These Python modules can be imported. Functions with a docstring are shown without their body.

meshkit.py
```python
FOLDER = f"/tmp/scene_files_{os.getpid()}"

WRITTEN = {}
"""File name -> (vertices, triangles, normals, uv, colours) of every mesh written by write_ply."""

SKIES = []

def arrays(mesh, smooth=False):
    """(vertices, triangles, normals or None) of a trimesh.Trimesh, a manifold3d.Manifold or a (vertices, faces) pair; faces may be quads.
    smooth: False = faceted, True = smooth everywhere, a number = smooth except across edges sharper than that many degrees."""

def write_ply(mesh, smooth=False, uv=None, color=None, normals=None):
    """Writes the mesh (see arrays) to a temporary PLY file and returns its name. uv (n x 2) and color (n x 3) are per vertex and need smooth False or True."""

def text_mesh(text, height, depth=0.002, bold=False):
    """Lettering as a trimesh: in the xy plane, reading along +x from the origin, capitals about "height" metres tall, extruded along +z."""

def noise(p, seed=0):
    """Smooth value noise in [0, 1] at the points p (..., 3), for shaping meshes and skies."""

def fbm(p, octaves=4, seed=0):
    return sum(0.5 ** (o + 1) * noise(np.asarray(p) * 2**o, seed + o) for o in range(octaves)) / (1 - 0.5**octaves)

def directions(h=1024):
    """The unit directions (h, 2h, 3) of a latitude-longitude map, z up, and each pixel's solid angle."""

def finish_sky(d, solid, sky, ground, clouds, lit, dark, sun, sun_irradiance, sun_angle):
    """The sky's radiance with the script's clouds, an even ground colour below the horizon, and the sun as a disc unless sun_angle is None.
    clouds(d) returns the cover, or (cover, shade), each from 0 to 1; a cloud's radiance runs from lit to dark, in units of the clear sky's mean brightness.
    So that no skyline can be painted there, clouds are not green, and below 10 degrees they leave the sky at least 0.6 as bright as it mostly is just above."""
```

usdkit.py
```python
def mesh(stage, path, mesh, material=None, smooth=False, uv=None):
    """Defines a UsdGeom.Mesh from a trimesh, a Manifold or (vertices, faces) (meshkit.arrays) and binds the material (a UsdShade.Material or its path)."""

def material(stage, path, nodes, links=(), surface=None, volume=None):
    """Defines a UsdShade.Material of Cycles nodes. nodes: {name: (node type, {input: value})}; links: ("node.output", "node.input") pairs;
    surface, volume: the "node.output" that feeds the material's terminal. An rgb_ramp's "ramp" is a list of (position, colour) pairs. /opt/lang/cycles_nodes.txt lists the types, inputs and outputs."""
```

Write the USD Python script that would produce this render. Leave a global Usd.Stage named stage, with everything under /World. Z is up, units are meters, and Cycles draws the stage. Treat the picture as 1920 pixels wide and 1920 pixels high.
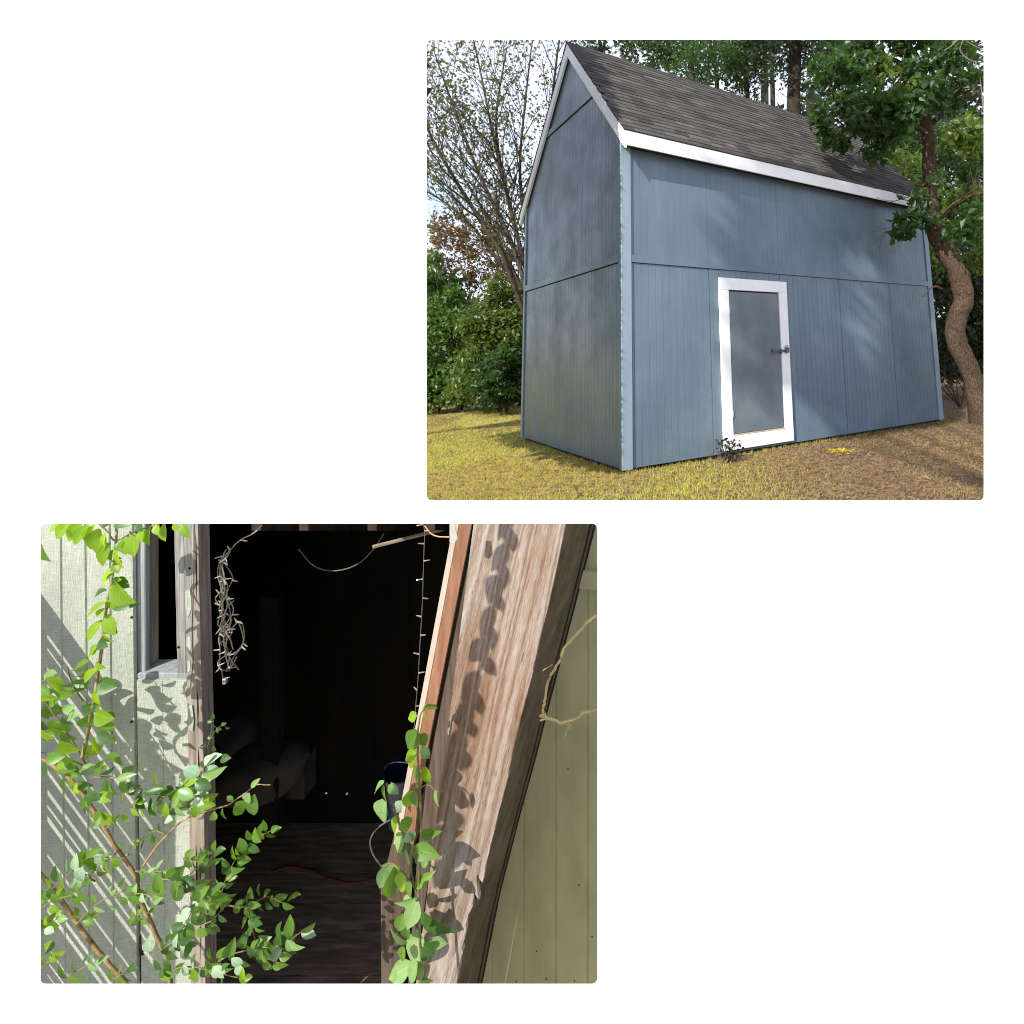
import math, random
import numpy as np, trimesh, manifold3d as m3
import usdkit, meshkit
from pxr import Usd, UsdGeom, UsdLux, UsdShade, Gf, Sdf, Vt

stage = Usd.Stage.CreateInMemory()
UsdGeom.SetStageUpAxis(stage, UsdGeom.Tokens.z)
UsdGeom.Xform.Define(stage, '/World')
UsdGeom.Scope.Define(stage, '/World/Looks')
rng = np.random.default_rng(7)

# ------------------------------------------------------------------ camera, sky, sun
EYE = np.array([0.0, 0.0, 1.338])
PITCH, ROLL, FPX = math.radians(8.41), math.radians(-1.545), 1050.0
PX, PY = 1322.5, 506.5                                   # principal point: the lens is shifted
FWD = np.array([0, math.cos(PITCH), math.sin(PITCH)])
r0, u0 = np.array([1.0, 0, 0]), np.array([0, -math.sin(PITCH), math.cos(PITCH)])
RIGHT = math.cos(ROLL) * r0 + math.sin(ROLL) * u0
UP = math.cos(ROLL) * u0 - math.sin(ROLL) * r0
cam = UsdGeom.Camera.Define(stage, '/World/camera')
M = np.eye(4); M[0, :3], M[1, :3], M[2, :3], M[3, :3] = RIGHT, UP, -FWD, EYE
cam.AddTransformOp().Set(Gf.Matrix4d(*M.ravel().tolist()))
cam.CreateHorizontalApertureAttr(36.0); cam.CreateVerticalApertureAttr(36.0)
cam.CreateFocalLengthAttr(36.0 * FPX / 1920)
cam.CreateHorizontalApertureOffsetAttr((960 - PX) / 1920 * 36)
cam.CreateVerticalApertureOffsetAttr((PY - 960) / 1920 * 36)
cam.CreateClippingRangeAttr(Gf.Vec2f(0.05, 600))
cam.CreateExposureAttr(0.98)

SUN_AZ, SUN_EL = math.radians(-32), math.radians(33)      # behind the viewer, to the left
S = np.array([math.sin(SUN_AZ) * math.cos(SUN_EL), -math.cos(SUN_AZ) * math.cos(SUN_EL), math.sin(SUN_EL)])
sun = UsdLux.DistantLight.Define(stage, '/World/sun')
sun.CreateIntensityAttr(1.0); sun.CreateNormalizeAttr(True); sun.CreateAngleAttr(0.4)
sun.CreateColorAttr(Gf.Vec3f(1.0, 0.95, 0.87))
zx = np.cross([0, 0, 1.0], S); zx /= np.linalg.norm(zx); zy = np.cross(S, zx)
M = np.eye(4); M[0, :3], M[1, :3], M[2, :3], M[3, :3] = zx, zy, S, S * 50
sun.AddTransformOp().Set(Gf.Matrix4d(*M.ravel().tolist()))

sky = UsdLux.DomeLight.Define(stage, '/World/sky')
sky.GetPrim().SetCustomDataByKey('kind', 'structure')
skymat = usdkit.material(stage, '/World/Looks/sky_look', {
    'tc': ('texture_coordinate', {}),
    'sky': ('sky_texture', {'sky_type': 'single_scattering', 'sun_disc': False, 'sun_elevation': SUN_EL, 'sun_rotation': math.atan2(S[0], S[1])}),
    'map': ('mapping', {'scale': (1.0, 1.0, 2.2)}),
    'n': ('noise_texture', {'scale': 2.6, 'detail': 7, 'roughness': 0.55}),
    'r': ('rgb_ramp', {'ramp': [(0.30, (0.05, 0.05, 0.05)), (0.47, (0.85, 0.85, 0.85)), (0.7, (1, 1, 1))]}),
    'mix': ('mix_color', {'b': (3.7, 3.95, 4.9), 'use_clamp': False}),
    'bg': ('background_shader', {'strength': 0.15})},
    [('tc.generated', 'map.vector'), ('map.vector', 'n.vector'), ('n.fac', 'r.fac'), ('r.color', 'mix.fac'), ('sky.color', 'mix.a'), ('mix.result', 'bg.color')],
    surface='bg.background')
UsdShade.MaterialBindingAPI.Apply(sky.GetPrim()).Bind(skymat)

# ------------------------------------------------------------------ helpers
used = {}
def numbered(parent, name):
    k = (parent, name); n = used.get(k, 0); used[k] = n + 1
    return name if n == 0 else f'{name}_{n:03d}'
def tag(prim, label=None, cat=None, group=None, kind=None):
    for k, v in (('label', label), ('category', cat), ('group', group), ('kind', kind)):
        if v: prim.SetCustomDataByKey(k, v)
    return prim
def thing(name, label, cat, loc=(0, 0, 0), yaw=0.0, basis=None, group=None, kind=None):
    x = UsdGeom.Xform.Define(stage, '/World/' + numbered('/World', name))
    M = np.eye(4); M[3, :3] = loc
    if basis is not None: M[:3, :3] = basis
    else:
        c, s = math.cos(yaw), math.sin(yaw); M[0, :2] = c, s; M[1, :2] = -s, c
    x.AddTransformOp().Set(Gf.Matrix4d(*M.ravel().tolist()))
    return tag(x.GetPrim(), label, cat, group, kind)
def obj(name, mesh, mat, parent=None, smooth=False, label=None, cat=None, kind=None, group=None, uv=None):
    base = str(parent.GetPath()) if parent is not None else '/World'
    m = usdkit.mesh(stage, base + '/' + numbered(base, name), mesh, mat, smooth=smooth, uv=uv)
    return tag(m.GetPrim(), label, cat, group, kind)
def cat_(ms):
    ms = [meshkit.arrays(m)[:2] for m in ms]; n = 0; V = []; F = []
    for v, f in ms: V.append(v); F.append(f + n); n += len(v)
    return np.vstack(V), np.vstack(F)
def box(x0, x1, y0, y1, z0, z1):
    m = trimesh.creation.box([x1 - x0, y1 - y0, z1 - z0]); m.apply_translation([(x0 + x1) / 2, (y0 + y1) / 2, (z0 + z1) / 2]); return m
def rbox(x0, x1, y0, y1, z0, z1, c=0.004):
    "box with chamfered edges"
    v = []
    for sx, a in ((0, x0), (1, x1)):
        for sy, b in ((0, y0), (1, y1)):
            for sz, d in ((0, z0), (1, z1)):
                ix, iy, iz = (c if sx == 0 else -c), (c if sy == 0 else -c), (c if sz == 0 else -c)
                v += [(a, b + iy, d + iz), (a + ix, b, d + iz), (a + ix, b + iy, d)]
    return trimesh.convex.convex_hull(np.array(v))
def tube(P, R, sides=6, cap=True):
    P = np.asarray(P, float); R = np.broadcast_to(np.asarray(R, float), (len(P),))
    T = np.gradient(P, axis=0); T /= np.linalg.norm(T, axis=1, keepdims=True) + 1e-12
    ref = np.array([0.31, 0.27, 0.91]) if abs(T[0] @ [0.31, 0.27, 0.91]) < 0.9 else np.array([1.0, 0, 0])
    A = np.cross(T, ref); A /= np.linalg.norm(A, axis=1, keepdims=True) + 1e-12; B = np.cross(T, A)
    a = np.arange(sides) * 2 * np.pi / sides
    V = P[:, None] + R[:, None, None] * (np.cos(a)[None, :, None] * A[:, None] + np.sin(a)[None, :, None] * B[:, None])
    i, j = np.meshgrid(np.arange(len(P) - 1), np.arange(sides), indexing='ij')
    q = np.stack([i * sides + j, i * sides + (j + 1) % sides, (i + 1) * sides + (j + 1) % sides, (i + 1) * sides + j], -1).reshape(-1, 4)
    F = np.vstack([q[:, [0, 1, 2]], q[:, [0, 2, 3]]]); V = V.reshape(-1, 3)
    if cap:
        n = len(V); V = np.vstack([V, P[:1], P[-1:]]); k = (len(P) - 1) * sides
        F = np.vstack([F, [[n, (j + 1) % sides, j] for j in range(sides)], [[n + 1, k + j, k + (j + 1) % sides] for j in range(sides)]])
    return V, F
def smoothline(P, n=4):
    "Catmull-Rom through the points"
    P = np.asarray(P, float); Q = np.vstack([2 * P[0] - P[1], P, 2 * P[-1] - P[-2]]); out = []
    for i in range(1, len(Q) - 2):
        for t in np.arange(n) / n:
            a, b, c, d = Q[i - 1], Q[i], Q[i + 1], Q[i + 2]
            out.append(0.5 * (2 * b + (c - a) * t + (2 * a - 5 * b + 4 * c - d) * t * t + (3 * b - a - 3 * c + d) * t ** 3))
    return np.array(out + [P[-1]])

# ------------------------------------------------------------------ materials
def look(name, nodes, links, surface):
    return usdkit.material(stage, '/World/Looks/' + name, nodes, links, surface=surface)
def plain(name, col, rough=0.6, metal=0.0, spec=0.5):
    return look(name, {'p': ('principled_bsdf', {'base_color': col, 'roughness': rough, 'metallic': metal, 'specular_ior_level': spec})}, [], 'p.BSDF')
def mottled(name, stops, scale=(1, 1, 1), nscale=6, detail=5, rough=0.7, bump=0.0, bscale=None, bdist=0.01, rot=(0, 0, 0), spec=0.4, distortion=0.0, second=None, coord='object', rvar=0.0):
    """noise -> ramp -> base colour, optional second noise multiplied in, and bump. second: (scale vec, noise scale, lo, hi)"""
    nd = {'tc': ('texture_coordinate', {}), 'map': ('mapping', {'scale': scale, 'rotation': rot}),
          'n': ('noise_texture', {'scale': nscale, 'detail': detail, 'roughness': 0.6, 'distortion': distortion}),
          'r': ('rgb_ramp', {'ramp': stops}), 'p': ('principled_bsdf', {'roughness': rough, 'specular_ior_level': spec})}
    ln = [('tc.' + coord, 'map.vector'), ('map.vector', 'n.vector'), ('n.fac', 'r.fac')]
    out = 'r.color'
    if second:
        sv, ns, lo, hi = second
        nd |= {'map2': ('mapping', {'scale': sv}), 'n2': ('noise_texture', {'scale': ns, 'detail': 6, 'roughness': 0.6}),
               'r2': ('rgb_ramp', {'ramp': [(0.3, (lo,) * 3), (0.7, (hi,) * 3)]}), 'mx': ('mix_color', {'blend_type': 'multiply', 'fac': 1.0, 'use_clamp': False})}
        ln += [('tc.' + coord, 'map2.vector'), ('map2.vector', 'n2.vector'), ('n2.fac', 'r2.fac'), (out, 'mx.a'), ('r2.color', 'mx.b')]
        out = 'mx.result'
    ln.append((out, 'p.base_color'))
    if rvar:
        nd |= {'nr': ('noise_texture', {'scale': 2.2, 'detail': 3}), 'rr': ('map_range', {'from_min': 0.3, 'from_max': 0.7, 'to_min': rough - rvar, 'to_max': rough + rvar})}
        ln += [('tc.' + coord, 'nr.vector'), ('nr.fac', 'rr.value'), ('rr.result', 'p.roughness')]
    if bump:
        nd |= {'bm': ('mapping', {'scale': bscale or scale, 'rotation': rot}), 'bn': ('noise_texture', {'scale': nscale, 'detail': 6, 'roughness': 0.65}), 'b': ('bump', {'strength': bump, 'distance': bdist})}
        ln += [('tc.' + coord, 'bm.vector'), ('bm.vector', 'bn.vector'), ('bn.fac', 'b.height'), ('b.normal', 'p.normal')]
    return look(name, nd, ln, 'p.BSDF')
def leafy(name, c0, c1, trans=0.35, rough=0.45, island=False, tcol=None, spec=0.5):
    "leaf: colour varies from leaf to leaf; part of the light passes through"
    tcol = tcol or tuple(min(1, 1.5 * x) for x in c1)
    nd = {'r': ('rgb_ramp', {'ramp': [(0, c0), (1, c1)]}), 'p': ('principled_bsdf', {'roughness': rough, 'specular_ior_level': spec}),
          't': ('translucent_bsdf', {'color': tcol}), 'm': ('mix_closure', {'fac': trans}),
          'g': ('geometry', {}), 'o': ('object_info', {})}
    ln = [('g.random_per_island' if island else 'o.random', 'r.fac'), ('p.BSDF', 'm.closure1'), ('t.BSDF', 'm.closure2')]
    if island: ln.append(('r.color', 'p.base_color'))
    else:                                                 # midrib, side veins and blemishes
        nd |= {'tc': ('texture_coordinate', {}), 'sx': ('separate_xyz', {}), 'c': ('math', {'math_type': 'subtract', 'value2': 0.5}), 'ab': ('math', {'math_type': 'absolute'}),
               'mid': ('map_range', {'from_min': 0.0, 'from_max': 0.05, 'to_min': 1.35, 'to_max': 1.0, 'clamp': True}), 'k': ('math', {'math_type': 'multiply_add', 'value2': -1.1}), 'k7': ('math', {'math_type': 'multiply', 'value2': 7.0}),
               'fr': ('math', {'math_type': 'pingpong', 'value2': 0.5}), 'sv': ('map_range', {'from_min': 0.0, 'from_max': 0.16, 'to_min': 1.16, 'to_max': 0.95, 'clamp': True}), 'mm': ('math', {'math_type': 'multiply'}),
               'n': ('noise_texture', {'scale': 45, 'detail': 4}), 'nr': ('rgb_ramp', {'ramp': [(0.28, (0.9, 0.62, 0.55)), (0.38, (0.94, 0.94, 0.9)), (0.7, (1.08, 1.05, 1.0))]}), 'x1': ('mix_color', {'blend_type': 'multiply', 'fac': 1.0, 'use_clamp': False}), 'x2': ('vector_math', {'math_type': 'scale'}),
               'y2': ('vector_math', {'math_type': 'scale', 'vector1': tcol})}
        ln += [('tc.UV', 'sx.vector'), ('sx.x', 'c.value1'), ('c.value', 'ab.value1'), ('ab.value', 'mid.value'), ('ab.value', 'k.value1'), ('sx.y', 'k.value3'), ('k.value', 'k7.value1'), ('k7.value', 'fr.value1'), ('fr.value', 'sv.value'),
               ('mid.result', 'mm.value1'), ('sv.result', 'mm.value2'), ('g.position', 'n.vector'), ('n.fac', 'nr.fac'), ('r.color', 'x1.a'), ('nr.color', 'x1.b'), ('x1.result', 'x2.vector1'), ('mm.value', 'x2.scale'), ('x2.vector', 'p.base_color'),
               ('mm.value', 'y2.scale'), ('y2.vector', 't.color')]
    return look(name, nd, ln, 'm.closure')

white_page_paint = mottled('white_page_look', [(0.3, (0.86, 0.86, 0.86)), (0.7, (0.88, 0.88, 0.88))], nscale=3, rough=0.9, spec=0.1)
blue_paint = mottled('blue_paint', [(0.25, (0.082, 0.127, 0.163)), (0.5, (0.108, 0.157, 0.194)), (0.75, (0.155, 0.208, 0.242))], scale=(1, 1, 0.45), nscale=1.3, detail=6, rough=0.33, spec=0.6,
                     bump=0.22, bscale=(60, 60, 3.0), bdist=0.002, second=((14, 14, 0.6), 3.0, 0.93, 1.05), rvar=0.12)
blue_trim = mottled('blue_trim_paint', [(0.3, (0.19, 0.262, 0.315)), (0.7, (0.25, 0.325, 0.375))], scale=(2, 2, 0.7), nscale=2, rough=0.4, bump=0.2, bscale=(50, 50, 3), bdist=0.002)
door_paint = mottled('door_paint', [(0.3, (0.10, 0.128, 0.15)), (0.5, (0.13, 0.158, 0.178)), (0.72, (0.175, 0.20, 0.215))], scale=(1, 1, 0.7), nscale=2.4, detail=6, rough=0.45, bump=0.2, bscale=(40, 40, 2), bdist=0.002)
white_trim = mottled('white_trim_paint', [(0.3, (0.82, 0.82, 0.80)), (0.7, (0.88, 0.88, 0.87))], scale=(1, 1, 1), nscale=4, rough=0.5, bump=0.1, bscale=(6, 6, 30), bdist=0.002)
dark_wood = mottled('dark_underside', [(0.3, (0.02, 0.02, 0.02)), (0.7, (0.04, 0.036, 0.032))], nscale=8, rough=0.9)
rusty = mottled('weathered_sill', [(0.3, (0.35, 0.25, 0.13)), (0.7, (0.6, 0.5, 0.38))], nscale=20, rough=0.8)
steel = plain('latch_metal', (0.12, 0.12, 0.12), 0.45, 0.8)
shingle_looks = [mottled(f'shingle_{n}', [(0.3, tuple(0.86 * k for k in c)), (0.5, c), (0.75, tuple(1.18 * k for k in c))], nscale=90, detail=3, rough=0.95, bump=0.5, bdist=0.003, spec=0.15, second=((1, 1, 1), 1.2, 0.85, 1.12))
                 for n, c in (('brown', (0.066, 0.060, 0.054)), ('grey', (0.072, 0.068, 0.062)), ('dark', (0.045, 0.041, 0.037)), ('tan', (0.095, 0.087, 0.079)), ('rust', (0.068, 0.059, 0.055)))]
bark = mottled('bark', [(0.3, (0.035, 0.022, 0.015)), (0.5, (0.10, 0.066, 0.045)), (0.72, (0.20, 0.145, 0.105))], scale=(17, 17, 5.5), nscale=3.2, detail=8, rough=0.95, bump=1.0, bdist=0.04, spec=0.1, distortion=0.7)
bark_dark = mottled('dark_bark', [(0.3, (0.02, 0.017, 0.014)), (0.7, (0.06, 0.05, 0.04))], scale=(6, 6, 1.2), nscale=3, rough=0.95, bump=0.8, bdist=0.05, spec=0.1)
bark_pale = mottled('pale_bark', [(0.3, (0.12, 0.105, 0.085)), (0.7, (0.30, 0.27, 0.22))], scale=(6, 6, 1.2), nscale=2.5, rough=0.95, bump=0.6, bdist=0.04, spec=0.1)
bark_twig = mottled('twig_bark', [(0.3, (0.04, 0.03, 0.025)), (0.7, (0.10, 0.078, 0.062))], nscale=9, rough=0.9, spec=0.1)
lf_sparse = leafy('sparse_leaves', (0.04, 0.055, 0.018), (0.19, 0.20, 0.04), 0.35, island=True)
lf_red = leafy('autumn_leaves', (0.10, 0.085, 0.02), (0.26, 0.10, 0.04), 0.35, island=True)
lf_hedge = leafy('hedge_leaves', (0.045, 0.10, 0.016), (0.17, 0.28, 0.045), 0.3, island=True)
lf_hedge2 = leafy('hedge_leaves_olive', (0.055, 0.095, 0.014), (0.20, 0.255, 0.04), 0.3, island=True)
lf_dark = leafy('shade_dark_leaves', (0.014, 0.026, 0.008), (0.05, 0.085, 0.02), 0.25, island=True)  # dark base colour stands in for foliage lying in shade
lf_mid = leafy('canopy_leaves', (0.018, 0.046, 0.008), (0.075, 0.165, 0.022), 0.35, island=True)  # backlit canopy shade put into a darker base colour
lf_lime = leafy('lime_leaves', (0.06, 0.10, 0.012), (0.20, 0.27, 0.04), 0.4, island=True)
# close-up leaves
lf_bright = leafy('bright_leaf', (0.15, 0.28, 0.015), (0.24, 0.40, 0.025), 0.5, 0.42, tcol=(0.42, 0.66, 0.02))
lf_green = leafy('green_leaf', (0.07, 0.165, 0.018), (0.135, 0.27, 0.03), 0.42, 0.42, tcol=(0.22, 0.40, 0.02))
lf_deep = leafy('deep_leaf', (0.03, 0.085, 0.016), (0.065, 0.15, 0.026), 0.35, 0.4, tcol=(0.12, 0.25, 0.015))
lf_pale = leafy('pale_leaf', (0.14, 0.26, 0.08), (0.22, 0.36, 0.13), 0.25, 0.33, tcol=(0.2, 0.36, 0.07))
lf_sheen = leafy('painted_sheen_leaf', (0.20, 0.33, 0.20), (0.34, 0.46, 0.30), 0.1, 0.25)  # pale base colour stands in for bright sheen on leaves
cane = mottled('cane_bark', [(0.28, (0.10, 0.065, 0.03)), (0.45, (0.22, 0.145, 0.065)), (0.72, (0.34, 0.24, 0.12))], nscale=38, detail=6, rough=0.75, spec=0.2, bump=0.4, bdist=0.002)
green_stem = mottled('green_stem', [(0.3, (0.15, 0.13, 0.04)), (0.7, (0.24, 0.20, 0.06))], nscale=20, rough=0.6)
vine_stem = mottled('vine_stem', [(0.3, (0.10, 0.075, 0.03)), (0.7, (0.18, 0.17, 0.06))], nscale=20, rough=0.6)
tendril_look = mottled('dry_tendril', [(0.3, (0.34, 0.23, 0.08)), (0.7, (0.5, 0.38, 0.16))], nscale=18, rough=0.7)

GR = {}
def ground_look():
    nd = {'g': ('geometry', {}), 'n': ('noise_texture', {'scale': 9, 'detail': 8, 'roughness': 0.7}), 'nl': ('noise_texture', {'scale': 0.55, 'detail': 5, 'roughness': 0.6}),
          'sx': ('separate_xyz', {}), 'grass': ('rgb_ramp', {'ramp': [(0.3, (0.10, 0.075, 0.025)), (0.5, (0.30, 0.25, 0.07)), (0.7, (0.52, 0.43, 0.16))]}),
          'litter': ('rgb_ramp', {'ramp': [(0.3, (0.040, 0.026, 0.017)), (0.5, (0.14, 0.094, 0.055)), (0.7, (0.32, 0.235, 0.145))]}),
          'edge': ('math', {'math_type': 'multiply_add', 'value2': 3.2, 'value3': -1.3}), 'sum': ('math', {'math_type': 'add'}),
          'mr': ('map_range', {'from_min': -2.6, 'from_max': 2.0, 'clamp': True}), 'mix': ('mix_color', {}),
          'b': ('bump', {'strength': 0.9, 'distance': 0.03}), 'p': ('principled_bsdf', {'roughness': 0.95, 'specular_ior_level': 0.1})}
    ln = [('g.position', 'n.vector'), ('g.position', 'nl.vector'), ('g.position', 'sx.vector'), ('nl.fac', 'edge.value1'), ('edge.value', 'sum.value1'), ('sx.x', 'sum.value2'),
          ('sum.value', 'mr.value'), ('n.fac', 'grass.fac'), ('n.fac', 'litter.fac'), ('mr.result', 'mix.fac'), ('grass.color', 'mix.a'), ('litter.color', 'mix.b'), ('mix.result', 'p.base_color'),
          ('n.fac', 'b.height'), ('b.normal', 'p.normal')]
    return look('lawn_ground', nd, ln, 'p.BSDF')
ground_mat = ground_look()
def grass_look(name, stops, brown, tcol):
    nd = {'g': ('geometry', {}), 'n': ('noise_texture', {'scale': 1.1, 'detail': 5, 'roughness': 0.65}), 'sx': ('separate_xyz', {}), 'r': ('rgb_ramp', {'ramp': stops}), 'rb': ('rgb_ramp', {'ramp': brown}),
          'm1': ('map_range', {'from_min': 7.2, 'from_max': 10.5, 'to_min': -0.28, 'to_max': 0.36, 'clamp': True}), 'ad': ('math', {'math_type': 'add'}), 'm2': ('map_range', {'from_min': 0.42, 'from_max': 0.66, 'clamp': True}),
          'mx': ('mix_color', {}), 'p': ('principled_bsdf', {'roughness': 0.7, 'specular_ior_level': 0.15}), 't': ('translucent_bsdf', {'color': tcol}), 'm': ('mix_closure', {'fac': 0.3})}
    ln = [('g.position', 'n.vector'), ('g.position', 'sx.vector'), ('sx.y', 'm1.value'), ('n.fac', 'ad.value1'), ('m1.result', 'ad.value2'), ('ad.value', 'm2.value'), ('g.random_per_island', 'r.fac'), ('g.random_per_island', 'rb.fac'),
          ('m2.result', 'mx.fac'), ('r.color', 'mx.a'), ('rb.color', 'mx.b'), ('mx.result', 'p.base_color'), ('p.BSDF', 'm.closure1'), ('t.BSDF', 'm.closure2')]
    return look(name, nd, ln, 'm.closure')
grass_mat = grass_look('grass_blades', [(0, (0.40, 0.33, 0.07)), (0.6, (0.74, 0.65, 0.19)), (1, (0.88, 0.82, 0.42))], [(0, (0.13, 0.08, 0.03)), (0.5, (0.42, 0.31, 0.14)), (1, (0.72, 0.58, 0.33))], (0.6, 0.5, 0.12))
grass_green = leafy('green_grass_blades', (0.40, 0.42, 0.07), (0.76, 0.72, 0.20), 0.35, 0.6, island=True, spec=0.2)
straw_mat = leafy('straw_litter', (0.19, 0.125, 0.07), (0.72, 0.58, 0.39), 0.1, 0.8, island=True, spec=0.2)

# ------------------------------------------------------------------ terrain
def ground_z(x, y):
    t = np.clip((5.06 - y) / 0.22, 0, 1); t = t * t * (3 - 2 * t)
    n = meshkit.noise(np.stack([x * 0.7, y * 0.7, 0 * x], -1), 3) - 0.5
    return -2.9 * t + 0.05 * n * np.clip((y - 12) / 6, 0, 1) + 0.018 * (meshkit.noise(np.stack([x * 3, y * 3, 0 * x], -1), 5) - 0.5)
xs = np.concatenate([np.linspace(-90, -9, 20), np.linspace(-8.5, 14, 110), np.linspace(14.5, 90, 20)])
ys = np.concatenate([np.linspace(-40, 4.5, 12), np.linspace(4.8, 5.1, 9), np.linspace(5.2, 24, 110), np.linspace(25, 140, 24)])
X, Y = np.meshgrid(xs, ys); Z = ground_z(X, Y)
i, j = np.meshgrid(np.arange(len(ys) - 1), np.arange(len(xs) - 1), indexing='ij'); w = len(xs)
q = np.stack([i * w + j, i * w + j + 1, (i + 1) * w + j + 1, (i + 1) * w + j], -1).reshape(-1, 4)
obj('lawn', (np.stack([X, Y, Z], -1).reshape(-1, 3), q), ground_mat, smooth=True, kind='structure')

yard_mat = mottled('pale_bounce_ground', [(0.3, (0.42, 0.40, 0.33)), (0.7, (0.60, 0.57, 0.47))], nscale=14, rough=0.95, spec=0.1, bump=0.4, bdist=0.01)
obj('gravel_yard', (np.array([(-12, -14, -2.885), (8, -14, -2.885), (8, 4.4, -2.885), (-12, 4.4, -2.885)], float), np.array([(0, 1, 2, 3)])), yard_mat, kind='structure')  # added out of view: pale sheet bouncing sunlight up to the old shed
# ------------------------------------------------------------------ blue shed
L, W, HB = 6.42, 3.59, 2.44
YR, HR = 1.68, 6.09
OF, ZF = 0.158, 4.058
OB, ZB = 0.16, 3.89
def roof_z(y):
    return HR - (HR - ZF) * (YR - y) / (YR + OF) if y < YR else HR - (HR - ZB) * (y - YR) / (W + OB - YR)
SHED_LOC, SHED_YAW = (-0.995, 6.627, 0.0), math.radians(35.887)
shed = thing('blue_shed', 'tall blue painted wooden shed with steep shingle roof and white trim', 'shed', SHED_LOC, SHED_YAW)

def grooved(x0, x1, zlo, zhi, pitch=0.1016, gw=0.005, gd=0.0026, th=0.014, phase=0.0):
    """siding sheet in x-z, front toward -y at y=0, vertical grooves cut in; zlo, zhi numbers or functions of x"""
    fl = zlo if callable(zlo) else (lambda x: zlo); fh = zhi if callable(zhi) else (lambda x: zhi)
    cuts = [x0]; xg = x0 + phase
    prof = [(x0, 0.0)]
    while xg < x1 - gw:
        if xg > x0 + gw: prof += [(xg - gw / 2, 0.0), (xg - gw / 3, gd), (xg + gw / 3, gd), (xg + gw / 2, 0.0)]
        xg += pitch
    if callable(zhi):                                     # break points of a sloping top
        extra = [(x, 0.0) for x in np.linspace(x0, x1, 9)[1:-1] if min(abs(x - a[0]) for a in prof) > gw]
        prof = sorted(prof + extra)
    prof.append((x1, 0.0))
    V, F = [], []
    for x, d in prof: V += [(x, d, fl(x)), (x, d, fh(x)), (x, th, fl(x)), (x, th, fh(x))]
    n = len(prof)
    for k in range(n - 1):
        a, b = 4 * k, 4 * k + 4
        F += [(a, b, b + 1), (a, b + 1, a + 1), (b + 2, a + 2, a + 3), (b + 2, a + 3, b + 3), (a + 1, b + 1, b + 3), (a + 1, b + 3, a + 3), (a, a + 2, b + 2), (a, b + 2, b)]
    e = 4 * (n - 1)
    F += [(0, 1, 3), (0, 3, 2), (e, e + 2, e + 3), (e, e + 3, e + 1)]
    return np.array(V, float), np.array(F)
def to_gable(m):
    "long-wall coordinates (x along, -y out) -> gable at X=0 (y along, -x out)"
    v, f = meshkit.arrays(m)[:2]; v = np.stack([v[:, 1], v[:, 0], v[:, 2]], 1); return v, f[:, ::-1]
Z0 = 0.05
dx0, dx1, dz0, dz1 = 1.43, 2.665, 0.085, 2.335
CB = 0.115
# long wall: five sheets below, five above, narrow open seams between
pw = L / 5
for k in range(5):
    a, b = k * pw + 0.004, (k + 1) * pw - 0.004
    obj('siding_panel', grooved(a, b, Z0, HB + 0.003, phase=0.05), blue_paint, shed)
for k in range(5):
    a, b = k * pw + 0.0015, (k + 1) * pw - 0.0015
    obj('siding_panel', grooved(a, b, HB + 0.012, 4.16, phase=0.05, gw=0.0045, gd=0.0016), blue_paint, shed)
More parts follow.
